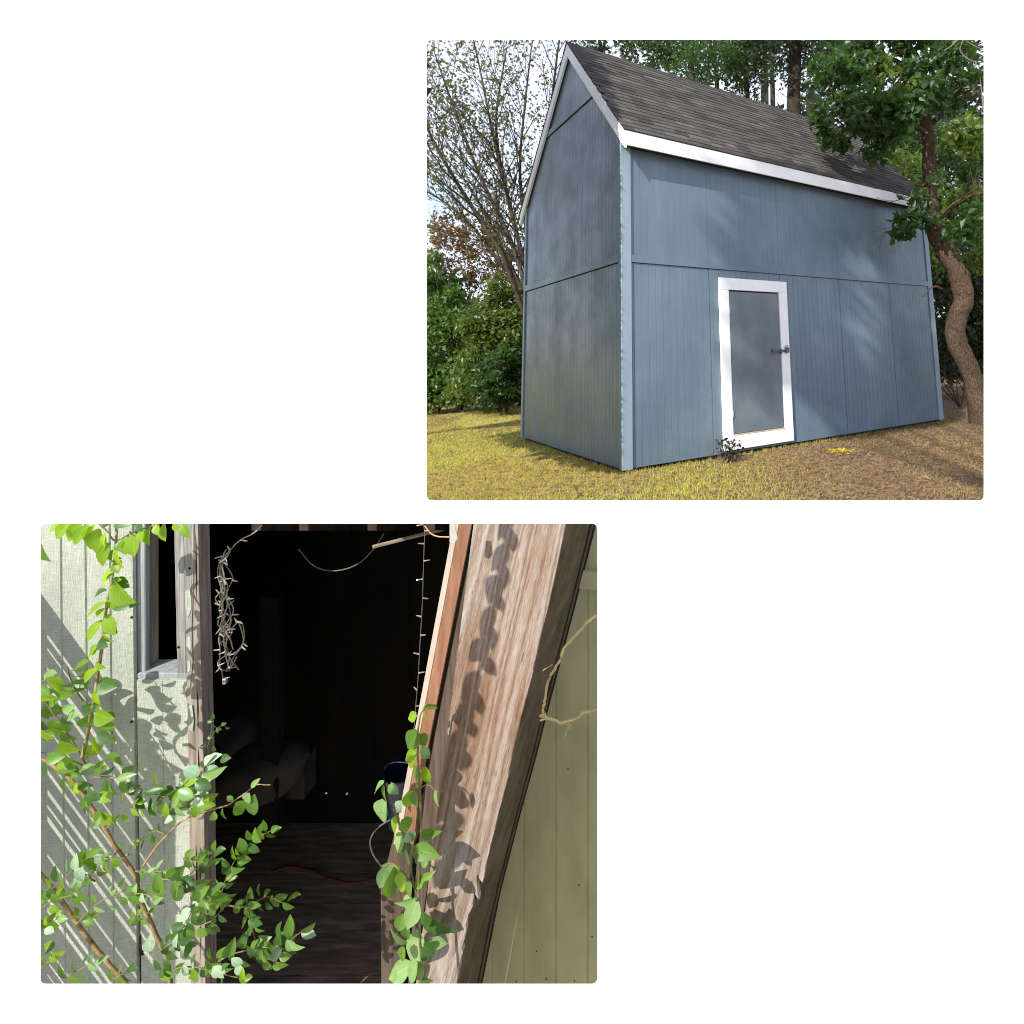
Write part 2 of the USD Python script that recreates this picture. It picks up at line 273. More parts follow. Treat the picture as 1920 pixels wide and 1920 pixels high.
# gable: 3 sheets per row
ge = [0.0, 1.2, 2.4, W]
for k in range(3):
    obj('siding_panel', to_gable(grooved(ge[k] + 0.002, ge[k + 1] - 0.002, Z0, HB + 0.002, phase=0.05)), blue_paint, shed)
G2 = 4.88
def top_lower(x): return min(G2 - 0.01, roof_z(x) - 0.09)
for k in range(3):
    obj('siding_panel', to_gable(grooved(ge[k] + 0.002, ge[k + 1] - 0.002, HB + 0.03, top_lower, phase=0.05)), blue_paint, shed)
ya = next(y for y in np.linspace(0, YR, 400) if roof_z(y) - 0.09 > G2 + 0.03); yb = next(y for y in np.linspace(W, YR, 400) if roof_z(y) - 0.09 > G2 + 0.03)
obj('siding_panel', to_gable(grooved(ya, yb, G2 + 0.02, lambda x: max(G2 + 0.021, roof_z(x) - 0.09), phase=0.05)), blue_paint, shed)
obj('wall_core', cat_([box(0.02, L - 0.02, 0.02, 0.07, Z0, 4.0), box(0.02, 0.07, 0.08, W - 0.02, Z0, 3.6), box(L - 0.07, L - 0.02, 0.08, W, Z0, 3.6), box(0.08, L - 0.08, W - 0.05, W, Z0, 3.6)]), dark_wood, shed)
obj('siding_panel', box(L - 0.016, L, 0.0, W, Z0, 3.7), blue_paint, shed)
obj('siding_panel', box(0.0, L, W + 0.002, W + 0.016, Z0, 3.7), blue_paint, shed)
# horizontal bands
obj('trim_band', rbox(CB + 0.002, L - CB - 0.002, -0.016, 0.010, HB + 0.010, HB + 0.10, 0.002), blue_paint, shed)
obj('trim_band', to_gable(rbox(0.062, W - 0.062, -0.020, 0.010, HB + 0.014, HB + 0.115, 0.003)), blue_paint, shed)
obj('trim_band', to_gable(rbox(ya - 0.02, yb + 0.02, -0.020, 0.010, G2 + 0.006, G2 + 0.10, 0.003)), blue_paint, shed)
# corner boards
obj('corner_board', rbox(-0.021, CB, -0.021, -0.001, Z0 - 0.01, 4.06, 0.003), blue_trim, shed)
obj('corner_board', rbox(-0.021, -0.001, 0.0, 0.06, Z0 - 0.01, 4.10, 0.003), blue_paint, shed)
obj('corner_board', rbox(L - 0.13, L + 0.002, -0.021, -0.001, Z0 - 0.01, 4.06, 0.003), blue_trim, shed)
obj('corner_board', rbox(-0.021, -0.001, W - 0.06, W + 0.018, Z0 - 0.01, 3.92, 0.003), blue_trim, shed)
obj('floor_frame', cat_([box(0.04, L - 0.04, 0.05, 0.2, -0.05, 0.1), box(0.05, 0.2, 0.2, W - 0.05, -0.05, 0.1)]), dark_wood, shed)
for k in range(5):
    for x in (k * pw + 0.03, k * pw + pw / 2, (k + 1) * pw - 0.03):
        if dx0 - 0.02 < x < dx1 + 0.02 or x < 0.16 or x > L - 0.15: continue
        for z in np.arange(0.16, HB - 0.05, 0.30):
            a = rng.uniform(0, 6.28); r = 0.0042
            obj('nail_head', tube([(x, 0.002, z), (x, -0.0018, z)], r, 6), dark_wood, shed)
# roof decks
def slope_box(ya_, za, yb_, zb, x0, x1, th):
    V = [(x, y, z - d) for x in (x0, x1) for (y, z) in ((ya_, za), (yb_, zb)) for d in (0, th)]
    return trimesh.convex.convex_hull(np.array(V))
OG = 0.035
obj('roof_deck', slope_box(-OF + 0.004, ZF - 0.02, YR, HR - 0.015, -OG + 0.004, L + OG - 0.004, 0.05), dark_wood, shed)
obj('roof_deck', slope_box(W + OB, ZB - 0.02, YR + 0.002, HR - 0.015, -OG + 0.004, L + OG - 0.004, 0.05), dark_wood, shed)
obj('soffit', box(0.0, L, -OF + 0.024, 0.0, 4.055 - 0.17, 4.055 - 0.155), dark_wood, shed)
# white fascia and rake boards
obj('fascia', rbox(-OG - 0.018, L + OG + 0.018, -OF - 0.022, -OF, ZF - 0.205, ZF - 0.022, 0.003), white_trim, shed)
obj('fascia', rbox(-OG, L + OG, W + OB, W + OB + 0.02, ZB - 0.19, ZB - 0.02, 0.003), white_trim, shed)
def rake(y0, z0, y1, z1, hgt, x0, x1, plumb=False):
    V = [(x, y, z - d) for x in (x0, x1) for (y, z) in ((y0, z0), (y1, z1)) for d in (0, hgt)]
    return trimesh.convex.convex_hull(np.array(V))
for xa, xb in ((-OG - 0.02, -0.022), (L + 0.004, L + OG + 0.018)):
    obj('rake_board', rake(-OF - 0.020, ZF - 0.045, YR - 0.001, HR - 0.022, 0.20, xa, xb), white_trim, shed)
    obj('rake_board', rake(W + OB + 0.018, ZB - 0.04, YR + 0.001, HR - 0.022, 0.20, xa, xb), white_trim, shed)
# shingles: courses of tabs on the front slope, each a thin wedge lapping the one below
run = math.hypot(YR + OF, HR - ZF); sl = np.array([0, YR + OF, HR - ZF]) / run; nr = np.array([0, -sl[2], sl[1]])
ncourse = 24; ex = (run + 0.02) / ncourse
tabs = []
for c in range(ncourse):
    s0 = -0.03 + c * ex; off = (c % 2) * 0.155 + 0.04 * rng.standard_normal()
    xa = -OG - 0.03 - off
    while xa < L + OG + 0.03:
        wd = 0.25 + 0.05 * rng.standard_normal()
        a, b = max(xa, -OG - 0.028), min(xa + wd, L + OG + 0.028)
        if b - a > 0.02: tabs.append((c, a + 0.0015, b - 0.0015, s0 + 0.006 * rng.standard_normal() * (c > 0), rng.integers(0, 100)))
        xa += wd
def shingle(c, a, b, s0):
    o = np.array([0, -OF, ZF]); th = 0.010 + 0.004 * rng.random(); s1 = s0 + ex + 0.05
    s1 = min(s1, run - 0.002)
    V = [np.array([x, 0, 0]) + o + sl * s + nr * d for x in (a, b) for s, d in ((s0, th + 0.006), (s0, 0.002), (s1, 0.006), (s1, 0.001))]
    return trimesh.convex.convex_hull(np.array(V))
order = sorted(range(len(tabs)), key=lambda k: tabs[k][1] + 0.02 * tabs[k][0])
rest = {n: [] for n in range(5)}
for n, k in enumerate(order):
    c, a, b, s0, h = tabs[k]; li = [0, 0, 1, 1, 2, 3, 4, 0, 1, 2][h % 10]
    if n < 296: obj('shingle', shingle(c, a, b, s0), shingle_looks[li], shed)
    else: rest[li].append(shingle(c, a, b, s0))
for li, ms in rest.items():
    if ms: obj('far_shingles', cat_(ms), shingle_looks[li], shed, kind='stuff')
obj('back_shingles', slope_box(W + OB + 0.03, ZB - 0.01, YR + 0.004, HR + 0.004, -OG - 0.028, L + OG + 0.028, 0.012), shingle_looks[0], shed)
obj('ridge_cap', cat_([slope_box(YR - 0.13, roof_z(YR - 0.13) + 0.018, YR, HR + 0.022, -OG - 0.03, L + OG + 0.03, 0.008), slope_box(YR + 0.13, roof_z(YR + 0.13) + 0.018, YR + 0.001, HR + 0.022, -OG - 0.03, L + OG + 0.03, 0.008)]), shingle_looks[2], shed)
# door
ix0, ix1, iz0, iz1 = 1.585, 2.505, 0.265, 2.175
F0, F1 = -0.040, -0.002
trim = obj('door_frame', rbox(dx0, dx1, F0, F1, iz1, dz1), white_trim, shed)
obj('side_casing', rbox(dx0, ix0, F0 + 0.002, F1, iz0 + 0.001, iz1 - 0.001), white_trim, trim)
obj('side_casing', rbox(ix1, dx1, F0 + 0.002, F1, iz0 + 0.001, iz1 - 0.001), white_trim, trim)
obj('bottom_rail', rbox(dx0, dx1, F0, F1, dz0, iz0), white_trim, trim)
obj('sill', rbox(ix0 + 0.001, ix1 - 0.001, F0 - 0.004, F1 - 0.001, iz0 + 0.0005, iz0 + 0.012, 0.002), rusty, trim)
obj('door_recess', box(ix0 + 0.001, ix1 - 0.001, -0.004, -0.001, iz0 + 0.013, iz1 - 0.001), dark_wood, shed)
door = obj('door', rbox(ix0 + 0.010, ix1 - 0.022, -0.030, -0.006, iz0 + 0.018, iz1 - 0.022, 0.002), door_paint, shed)
obj('hinge', cat_([box(ix0 - 0.03, ix0 + 0.05, -0.046, -0.040, z, z + 0.08) for z in ()] or [rbox(ix0 - 0.002, ix0 + 0.014, -0.044, -0.031, 0.5, 0.58, 0.002)]), blue_trim, door)
obj('hinge', rbox(ix0 - 0.002, ix0 + 0.014, -0.044, -0.031, 1.85, 1.93, 0.002), blue_trim, door)
hasp = obj('hasp', cat_([rbox(2.33, 2.575, -0.050, -0.0405, 1.325, 1.352, 0.002), rbox(2.47, 2.50, -0.060, -0.0405, 1.30, 1.37, 0.003), rbox(2.30, 2.36, -0.036, -0.0305, 1.29, 1.375, 0.002)]), steel, door)
obj('padlock', cat_([rbox(2.555, 2.625, -0.075, -0.045, 1.31, 1.385, 0.006), tube([(2.57, -0.06, 1.38), (2.57, -0.06, 1.41), (2.59, -0.06, 1.425), (2.61, -0.06, 1.41), (2.61, -0.06, 1.38)], 0.006)]), steel, hasp)

# ------------------------------------------------------------------ photograph-to-place conversion and trees
def ray(px, py): return FWD + RIGHT * (px - PX) / FPX - UP * (py - PY) / FPX
def at(px, py, d):                                        # d: distance along the view axis
    return EYE + ray(px, py) * d
def on_ground(px, py):
    r = ray(px, py); return EYE + r * (-EYE[2] / r[2])
def quad_leaves(P, size, spread=None, up=0.35, aspect=0.6):
    """leaf-shaped faces (4 triangles, creased along the midrib) at the points P"""
    n = len(P); size = np.broadcast_to(size, (n,)) * (0.6 + 0.8 * rng.random(n))
    N = rng.standard_normal((n, 3)); N[:, 2] += up; N /= np.linalg.norm(N, axis=1, keepdims=True)
    D = np.cross(N, rng.standard_normal((n, 3))); D /= np.linalg.norm(D, axis=1, keepdims=True); B = np.cross(N, D)
    s = size[:, None]
    a, t = P, P + D * s; m = P + D * s * 0.45
    l, r = m + B * s * aspect * 0.5 + N * s * 0.10, m - B * s * aspect * 0.5 + N * s * 0.10
    V = np.stack([a, l, t, r], 1).reshape(-1, 3); k = np.arange(n)[:, None] * 4
    F = np.concatenate([k + [0, 2, 1], k + [0, 3, 2]], 1).reshape(-1, 3)
    return V, F
def blob(c, r, n, shell=0.45):
    "points in an ellipsoid, denser towards its skin, gathered in clumps"
    k = max(6, n // 45)
    D = rng.standard_normal((k, 3)); D /= np.linalg.norm(D, axis=1, keepdims=True)
    C = D * (shell + (1 - shell) * rng.random((k, 1)) ** 0.6)
    i = rng.integers(0, k, n)
    return np.asarray(c) + (C[i] + 0.17 * rng.standard_normal((n, 3))) * np.asarray(r)
def grow(p, d, length, rad, level, segs, tips, spread=0.5, up=0.15, kids=3, wig=0.12):
    p = np.array(p, float); d = np.array(d, float) / np.linalg.norm(d); n = max(3, int(5 - (2 - level) * 0.5)); P = [p.copy()]
    for k in range(n):
        d = d + wig * rng.standard_normal(3) + np.array([0, 0, up * 0.25]); d /= np.linalg.norm(d); p = p + d * length / n; P.append(p.copy())
    segs.append(tube(P, np.linspace(rad, rad * 0.45, len(P)), 5 if level > 0 else 4, cap=False))
    if level <= 0:
        tips.extend(P[1:]); return
    for k in range(kids):
        t = 0.35 + 0.65 * (k + rng.random() * 0.8) / kids; b = P[min(len(P) - 1, int(t * n))]
        s = rng.standard_normal(3); s -= d * (s @ d); s /= np.linalg.norm(s)
        grow(b, d * (1 - 0.3 * spread) + s * spread, length * (0.55 + 0.25 * rng.random()), rad * 0.5, level - 1, segs, tips, spread, up, kids, wig)
    tips.extend(P[-2:])
def tree(name, label, base, trunk_pts, trunk_r, trunk_mat, limbs, leaf_mat, leaf_pts, leaf_size, cat='tree', group=None, leaf_up=0.35, sides=12, second=None):
    base = np.asarray(base, float)
    t = thing(name, label, cat, base, group=group)
    if trunk_pts is not None:
        P = smoothline(np.asarray(trunk_pts) - base, 6); R = np.interp(np.linspace(0, 1, len(P)), np.linspace(0, 1, len(trunk_r)), trunk_r)
        v, f = tube(P, R, sides)
        nn = meshkit.noise(v * 7, 11) - 0.5; c = P[np.minimum(np.arange(len(v)) // sides, len(P) - 1)]
        v = v + (v - c) * (0.22 * nn)[:, None]
        obj('trunk', (v, f), trunk_mat, t, smooth=True)
    if limbs:
        v, f = cat_(limbs); obj('limbs', (v - base, f), trunk_mat if second is None else second, t, smooth=True)
    v, f = quad_leaves(leaf_pts, leaf_size, up=leaf_up)
    obj('crown', (v - base, f), leaf_mat, t)
    return t

# a) bare-branched tree left of the shed
base = np.array(at(1035, 780, 13.5)); base[2] = 0.0
segs, tips = [], []
stems = [[(1030, 700), (985, 560), (930, 440), (880, 350), (830, 290)], [(1030, 700), (1000, 560), (960, 400), (930, 280), (900, 130), (880, 40)], [(1030, 680), (995, 480), (975, 330), (985, 190), (1000, 60)],
         [(1020, 660), (960, 530), (890, 430), (820, 370), (770, 350)], [(1010, 640), (965, 470), (900, 330), (850, 200), (815, 100)], [(1035, 650), (1020, 420), (1030, 250), (1045, 100), (1060, 20)],
         [(1000, 560), (950, 360), (930, 230), (950, 90)], [(960, 500), (880, 380), (810, 260), (780, 170)]]
for st in stems:
    dd = 13.5 + rng.normal(0, 0.6)
    P = smoothline([at(x, y, dd + 0.25 * k * rng.normal(0, 0.5)) for k, (x, y) in enumerate(st)], 4)
    P[0] = base + [0, 0, 0.6]
    R = np.linspace(0.06, 0.014, len(P)); segs.append(tube(P, R, 6, cap=False))
    for k in range(3, len(P)):
        d = P[k] - P[k - 1]; d /= np.linalg.norm(d)
        for _ in range(2):
            s = rng.standard_normal(3); s -= d * (s @ d); s /= np.linalg.norm(s)
            grow(P[k], d + 0.75 * s, 1.0 + 0.8 * rng.random(), R[k] * 0.42, 1, segs, tips, 0.55, 0.3, 2, 0.13)
tips = np.array(tips)
sel = tips[rng.random(len(tips)) < 0.75]
lp = np.repeat(sel, 7, 0) + rng.normal(0, 0.16, (len(sel) * 7, 3))
tree('bare_tree', 'thin branched tree with sparse small leaves rising behind the blue gable', base, [base, base + [0, 0, 0.35], base + [-0.05, 0, 0.7]], [0.16, 0.13, 0.12], bark_twig, segs, lf_sparse, lp, 0.085, second=bark_twig)

# b) reddish small tree
c = at(880, 455, 15.6); base = np.array([c[0], c[1], 0.0])
segs, tips = [], []
for _ in range(7): grow(base + [0, 0, 0.8], [rng.normal(0, .3), rng.normal(0, .3), 1], 2.3, 0.05, 2, segs, tips, 0.5, 0.2, 3)
pts = np.vstack([blob(at(x, y, 15.6), (r * 1.1, r, r * 0.9), int(n * 1.3)) for x, y, r, n in ((850, 430, .55, 520), (905, 440, .6, 560), (940, 470, .45, 300), (880, 495, .6, 480), (830, 470, .5, 260), (915, 520, .5, 300))])
tree('autumn_tree', 'small tree with reddish brown and olive leaves above the hedge', base, [base, base + [0, 0, 0.9]], [0.10, 0.07], bark_twig, segs, lf_red, pts, 0.11)

# c) hedge bushes left of the shed
def bush(name, label, blobs, depth, mat, size, group=None):
    group = {'hedge_shrub': 'hedge bushes left of the shed', 'woodland_shrub': 'bushes behind the right end of the shed'}[name]
    cx = np.mean([at(b[0], b[1], depth) for b in blobs], 0); base = np.array([cx[0], cx[1], 0.0]); segs, tips = [], []
    for _ in range(5): grow(base + [0, .3, 0], [rng.normal(0, .4), abs(rng.normal(0, .5)), 1], 1.0, 0.016, 1, segs, tips, 0.6, 0.2, 3)
    pts = np.vstack([blob(at(x, y, depth + rng.normal(0, .25)), (rx / FPX * depth, 0.8, rz / FPX * depth), n) for x, y, rx, rz, n in blobs]); pts[:, 2] = np.maximum(pts[:, 2], 0.03)
    t = thing(name, label, 'shrub', base, group=group)
    v, f = cat_(segs); obj('stems', (v - base, f), bark_twig, t)
    v, f = quad_leaves(pts, size); obj('foliage', (v - base, f), mat, t); return t
bush('hedge_shrub', 'tall light green bush at the left edge of the hedge', [(815, 560, 55, 65, 2300), (850, 590, 45, 50, 1500), (815, 650, 60, 80, 3000), (820, 720, 55, 45, 2200), (800, 500, 30, 30, 500)], 14.4, lf_hedge, 0.13)
bush('hedge_shrub', 'olive green bush between the tall left bush and the shed corner', [(905, 600, 45, 40, 1500), (950, 570, 45, 45, 1700), (930, 650, 65, 60, 3000), (960, 620, 35, 50, 1400), (900, 710, 60, 45, 2400), (955, 535, 30, 20, 400)], 14.0, lf_hedge2, 0.12)
bush('hedge_shrub', 'low dark green broad leaved bush at the foot of the shed corner', [(950, 700, 40, 45, 900), (965, 735, 32, 28, 500), (930, 738, 25, 20, 260), (925, 715, 30, 30, 300)], 13.4, lf_mid, 0.15)
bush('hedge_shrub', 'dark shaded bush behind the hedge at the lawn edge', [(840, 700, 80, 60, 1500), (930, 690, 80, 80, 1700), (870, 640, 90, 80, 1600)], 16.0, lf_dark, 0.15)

# d) tall trees behind the roof
def px_trunk(pts, d): return [at(x, y, d) for x, y in pts]
def back_tree(label, pts, d, r, mat, blobs, leaf, n_l=4, size=0.13):
    P = np.array(px_trunk(pts, d)); base = np.array([P[0, 0], P[0, 1], 0.0]); P[0] = base
    segs, tips = [], []
    for k in range(n_l):
        q = P[-1] * (1 - 0.25 * k / n_l) + P[-2] * 0.25 * k / n_l
        grow(q - [0, 0, 0.5], [rng.normal(0, .8), rng.normal(0, .5), .6], 2.6, r * 0.4, 2, segs, tips, 0.55, 0.2, 3)
    pts_ = np.vstack([blob(at(x, y, d + rng.normal(0, .8)), (rx / FPX * d * 1.1, 1.6, rz / FPX * d * 1.1), int(n * 1.2)) for x, y, rx, rz, n in blobs])
    return tree('tall_tree', label, base, P, [r, r * 0.8, r * 0.65], mat, segs, leaf, pts_, size, group='tall trees behind the shed roof')
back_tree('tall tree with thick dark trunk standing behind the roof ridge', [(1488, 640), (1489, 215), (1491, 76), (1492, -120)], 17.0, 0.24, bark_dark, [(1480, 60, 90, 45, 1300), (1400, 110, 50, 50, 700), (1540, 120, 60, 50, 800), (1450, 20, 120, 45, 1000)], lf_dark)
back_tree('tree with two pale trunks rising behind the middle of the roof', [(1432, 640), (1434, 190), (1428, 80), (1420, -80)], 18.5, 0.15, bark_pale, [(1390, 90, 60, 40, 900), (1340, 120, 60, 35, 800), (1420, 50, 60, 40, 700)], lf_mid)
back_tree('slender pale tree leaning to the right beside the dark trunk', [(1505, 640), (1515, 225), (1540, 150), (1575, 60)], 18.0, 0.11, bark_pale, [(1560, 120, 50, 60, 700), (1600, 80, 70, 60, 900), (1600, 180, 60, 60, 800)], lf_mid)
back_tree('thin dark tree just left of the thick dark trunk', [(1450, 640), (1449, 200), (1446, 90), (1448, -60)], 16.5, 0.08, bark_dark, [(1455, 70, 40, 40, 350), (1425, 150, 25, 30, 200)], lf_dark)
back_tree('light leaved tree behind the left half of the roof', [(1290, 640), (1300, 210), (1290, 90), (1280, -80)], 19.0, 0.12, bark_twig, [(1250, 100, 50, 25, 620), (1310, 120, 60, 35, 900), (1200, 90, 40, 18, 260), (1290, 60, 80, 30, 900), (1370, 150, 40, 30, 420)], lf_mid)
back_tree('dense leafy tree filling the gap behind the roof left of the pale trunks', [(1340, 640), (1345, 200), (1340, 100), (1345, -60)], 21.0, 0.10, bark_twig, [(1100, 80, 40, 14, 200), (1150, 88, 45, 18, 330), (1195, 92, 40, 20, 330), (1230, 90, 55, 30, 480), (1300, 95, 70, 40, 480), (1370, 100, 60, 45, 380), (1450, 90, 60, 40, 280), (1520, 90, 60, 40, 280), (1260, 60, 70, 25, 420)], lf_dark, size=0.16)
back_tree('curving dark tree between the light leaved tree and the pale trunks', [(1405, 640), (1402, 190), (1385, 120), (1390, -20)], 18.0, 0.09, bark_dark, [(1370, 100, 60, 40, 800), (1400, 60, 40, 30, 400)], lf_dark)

# e) curved tree at the right, close to the shed
tp = [(1840, 806, 9.7), (1835, 780, 9.7), (1828, 730, 9.7), (1815, 685, 9.7), (1793, 640, 9.7), (1793, 600, 9.7), (1806, 560, 9.65), (1795, 510, 9.6), (1770, 468, 9.6), (1752, 430, 9.6), (1746, 380, 9.6), (1743, 320, 9.6), (1740, 260, 9.6), (1730, 200, 9.6), (1712, 140, 9.6), (1700, 70, 9.6), (1690, -30, 9.6)]
P = np.array([at(a, b, d) for a, b, d in tp]); base = np.array([P[0, 0], P[0, 1], 0.0]); P[0, 2] = -0.12
rr = np.array([30, 23, 21, 22, 23, 23, 23, 22, 21, 19, 17, 16, 15, 13, 12, 10, 7]) / FPX * 9.6 * 0.80
segs, tips = [], []
def limb(px, d, r0):
    Q = smoothline([at(x, y, d + dd) for x, y, dd in px], 5); R = np.linspace(r0, r0 * 0.3, len(Q)); segs.append(tube(Q, R, 7, cap=False))
    for k in range(4, len(Q), 2):
        dv = Q[k] - Q[k - 1]; dv /= np.linalg.norm(dv); s = rng.standard_normal(3); s /= np.linalg.norm(s)
        grow(Q[k], dv + 0.8 * s, 0.8, R[k] * 0.5, 1, segs, tips, 0.6, 0.1, 3)
limb([(1735, 215, 0), (1690, 175, -.3), (1640, 180, -.5), (1590, 200, -.6), (1550, 215, -.7)], 9.6, 0.06)
limb([(1740, 250, 0), (1690, 225, -.3), (1640, 235, -.6), (1590, 240, -.8)], 9.6, 0.05)
limb([(1715, 140, 0), (1670, 110, -.2), (1610, 110, -.4), (1560, 130, -.4)], 9.6, 0.05)
limb([(1742, 235, 0), (1775, 205, -.2), (1800, 170, -.3), (1840, 150, -.4), (1870, 130, -.4)], 9.6, 0.05)
limb([(1744, 330, 0), (1715, 370, -.4), (1705, 410, -.6)], 9.6, 0.025)
limb([(1752, 420, 0), (1790, 380, -.4), (1840, 360, -.5)], 9.6, 0.03)
pts = np.vstack([blob(at(x, y, 9.6 + dd), (rx / FPX * 9.6, 0.55, ry / FPX * 9.6), n) for x, y, dd, rx, ry, n in (
    (1590, 130, -.4, 60, 50, 480), (1560, 200, -.6, 45, 35, 330), (1620, 210, -.6, 60, 40, 520), (1680, 235, -.5, 55, 40, 420), (1590, 245, -.8, 45, 22, 260), (1650, 120, -.2, 60, 55, 520), (1700, 90, -.2, 60, 45, 420),
    (1760, 110, -.2, 60, 45, 430), (1780, 180, -.4, 50, 45, 380), (1660, 270, -.4, 45, 25, 240), (1700, 170, -.7, 45, 40, 300), (1530, 235, -.7, 30, 18, 120), (1620, 60, 0, 80, 40, 420), (1800, 60, 0, 60, 40, 300),
    (1720, 400, -.6, 32, 28, 170), (1705, 425, -.6, 24, 18, 100), (1745, 350, -.4, 30, 25, 90), (1790, 415, -.3, 45, 40, 240), (1825, 300, -.2, 35, 40, 200))])
right_tree = tree('curved_tree', 'curving brown trunk tree leaning over the far right end of the shed', base, P, rr, bark, segs, lf_mid, pts, 0.14, sides=16)
# broken stub on the trunk
Q = np.array([at(1766, 542, 9.35), at(1755, 537, 9.25), at(1744, 541, 9.2), at(1731, 556, 9.15)]) - base
obj('broken_twig', tube(smoothline(Q, 4), np.linspace(0.022, 0.012, 13), 6), bark, right_tree)
# bright branch with light leaves at the far right
for x, y, rx, ry, n in ((1810, 230, 28, 25, 90), (1830, 260, 25, 25, 90), (1795, 250, 20, 18, 40), (1650, 130, 28, 22, 60), (1590, 118, 20, 12, 26), (1700, 150, 22, 22, 40)):
    v, f = quad_leaves(blob(at(x, y, 8.95), (rx / FPX * 8.9, 0.3, ry / FPX * 8.9), n), 0.15); obj('bright_spray', (v - base, f), lf_lime, right_tree)
# bare looping vine at the top right
vn = thing('looping_vine', 'pale bare vine looping at the top right corner of the trees', 'vine', at(1815, 100, 8.6))
o = at(1815, 100, 8.6)
for Q in ([(1770, 95), (1785, 85), (1800, 70), (1812, 62), (1806, 75), (1800, 92), (1808, 105), (1825, 115), (1850, 118)], [(1804, 72), (1825, 85), (1860, 100)], [(1835, 120), (1838, 150), (1842, 190), (1840, 215)]):
    P = smoothline([at(x, y, 8.6) for x, y in Q], 5) - o; obj('runner', tube(P, 0.007, 5), bark_pale, vn)

# f) bushes and dark wood behind the right side
bush('woodland_shrub', 'yellow green bush to the right of the curved trunk', [(1800, 470, 50, 60, 1100), (1830, 400, 35, 50, 800), (1790, 360, 35, 30, 420), (1690, 330, 40, 50, 500)], 12.5, lf_lime, 0.13)
bush('woodland_shrub', 'mid green bush behind the right end of the roof', [(1650, 290, 60, 40, 900), (1720, 330, 60, 60, 1300), (1700, 250, 60, 50, 1000), (1800, 290, 60, 70, 1300)], 15.5, lf_mid, 0.14)
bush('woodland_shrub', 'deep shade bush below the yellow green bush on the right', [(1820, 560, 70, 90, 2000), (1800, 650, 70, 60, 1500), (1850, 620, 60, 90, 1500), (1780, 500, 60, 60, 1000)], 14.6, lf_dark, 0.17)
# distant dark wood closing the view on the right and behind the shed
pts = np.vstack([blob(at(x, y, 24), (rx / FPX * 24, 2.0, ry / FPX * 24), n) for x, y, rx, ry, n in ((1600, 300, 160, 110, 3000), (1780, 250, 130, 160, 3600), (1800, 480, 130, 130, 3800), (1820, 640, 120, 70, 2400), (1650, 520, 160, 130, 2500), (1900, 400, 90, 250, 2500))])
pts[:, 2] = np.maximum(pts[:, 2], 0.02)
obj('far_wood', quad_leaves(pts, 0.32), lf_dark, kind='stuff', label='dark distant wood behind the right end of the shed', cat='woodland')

# added tree out of view, crown shaped to cast shade on the gable
def shed_pt(x, y, z):
    c, s = math.cos(SHED_YAW), math.sin(SHED_YAW); return np.stack([SHED_LOC[0] + c * x - s * y, SHED_LOC[1] + s * x + c * y, np.asarray(z) + 0 * x], -1)
n = 22000
yy = 0.10 + (W + 0.8) * rng.random(n); zz = rng.uniform(0.0, 6.6, n); keep = zz < np.array([roof_z(min(max(a, 0), W + OB)) + 0.06 for a in yy])
yy, zz = yy[keep], zz[keep]; tt = 2.5 + 1.0 * np.clip(1 - yy / W, 0, 1) + 2.6 * rng.random(len(yy)) ** 1.4
ye = 0.010 + 0.66 * rng.random(17000) ** 1.3; ze = 4.8 * rng.random(17000); ke = ze < np.array([roof_z(a) + 0.03 for a in ye]); yy, zz, tt = np.append(yy, ye[ke]), np.append(zz, ze[ke]), np.append(tt, rng.uniform(3.4, 3.9, ke.sum()))
G = shed_pt(0 * yy - 0.02, yy, zz) + tt[:, None] * S
cb = G.mean(0); base = np.array([cb[0] - 5.2, cb[1] + 0.4, 0.0]); base[2] = float(ground_z(np.array(base[0]), np.array(base[1])))
segs, tips = [], []
for k in range(26):
    q = G[rng.choice(np.nonzero((yy > 1.4) & (zz > 2.0))[0])]; Q = smoothline([base + [0.1, 0, 4.0 + 1.5 * rng.random()], (base + q) / 2 + [0, 0, 3.2], q], 5); segs.append(tube(Q, np.linspace(0.05, 0.012, len(Q)), 5, cap=False))
tree('shade_tree', 'added unseen tree left of the shed, shaped to shade the gable', base, [base, base + [0.05, 0, 2.2], base + [0.3, 0, 5.8]], [0.2, 0.16, 0.08], bark, segs, lf_dark, G, np.clip(0.042 + 0.22 * yy, 0.042, 0.27), leaf_up=0.0)
# unseen tree behind the viewer, placed to throw soft shade on the long wall
n = 3000
xx = 1.7 + 5.0 * rng.random(n) ** 0.8; zz = rng.uniform(-0.2, 3.7, n); kp = meshkit.noise(np.stack([xx * 0.9, zz * 0.7, 0 * xx], -1), 8) + 0.07 * (xx - 4.2) > 0.47
xx, zz = xx[kp], zz[kp]
G = shed_pt(xx, 0 * xx, zz) + rng.uniform(24, 29, len(xx))[:, None] * S; cb = G.mean(0); base = np.array([cb[0] + 3, cb[1] - 2, -2.9]); segs = []
for k in range(10):
    q = G[rng.integers(0, len(G))]; Q = smoothline([base + [0, 0, 12 + 3 * rng.random()], (base + [0, 0, 14] + q) / 2, q], 5); segs.append(tube(Q, np.linspace(0.06, 0.015, len(Q)), 5, cap=False))
tree('shade_tree', 'unseen tall tree behind the viewer, placed to throw soft shade on the right end of the long wall', base, [base, base + [0.1, 0, 8], base + [0, 0, 16]], [0.3, 0.25, 0.10], bark, segs, lf_mid, G, 0.26, leaf_up=0.0)

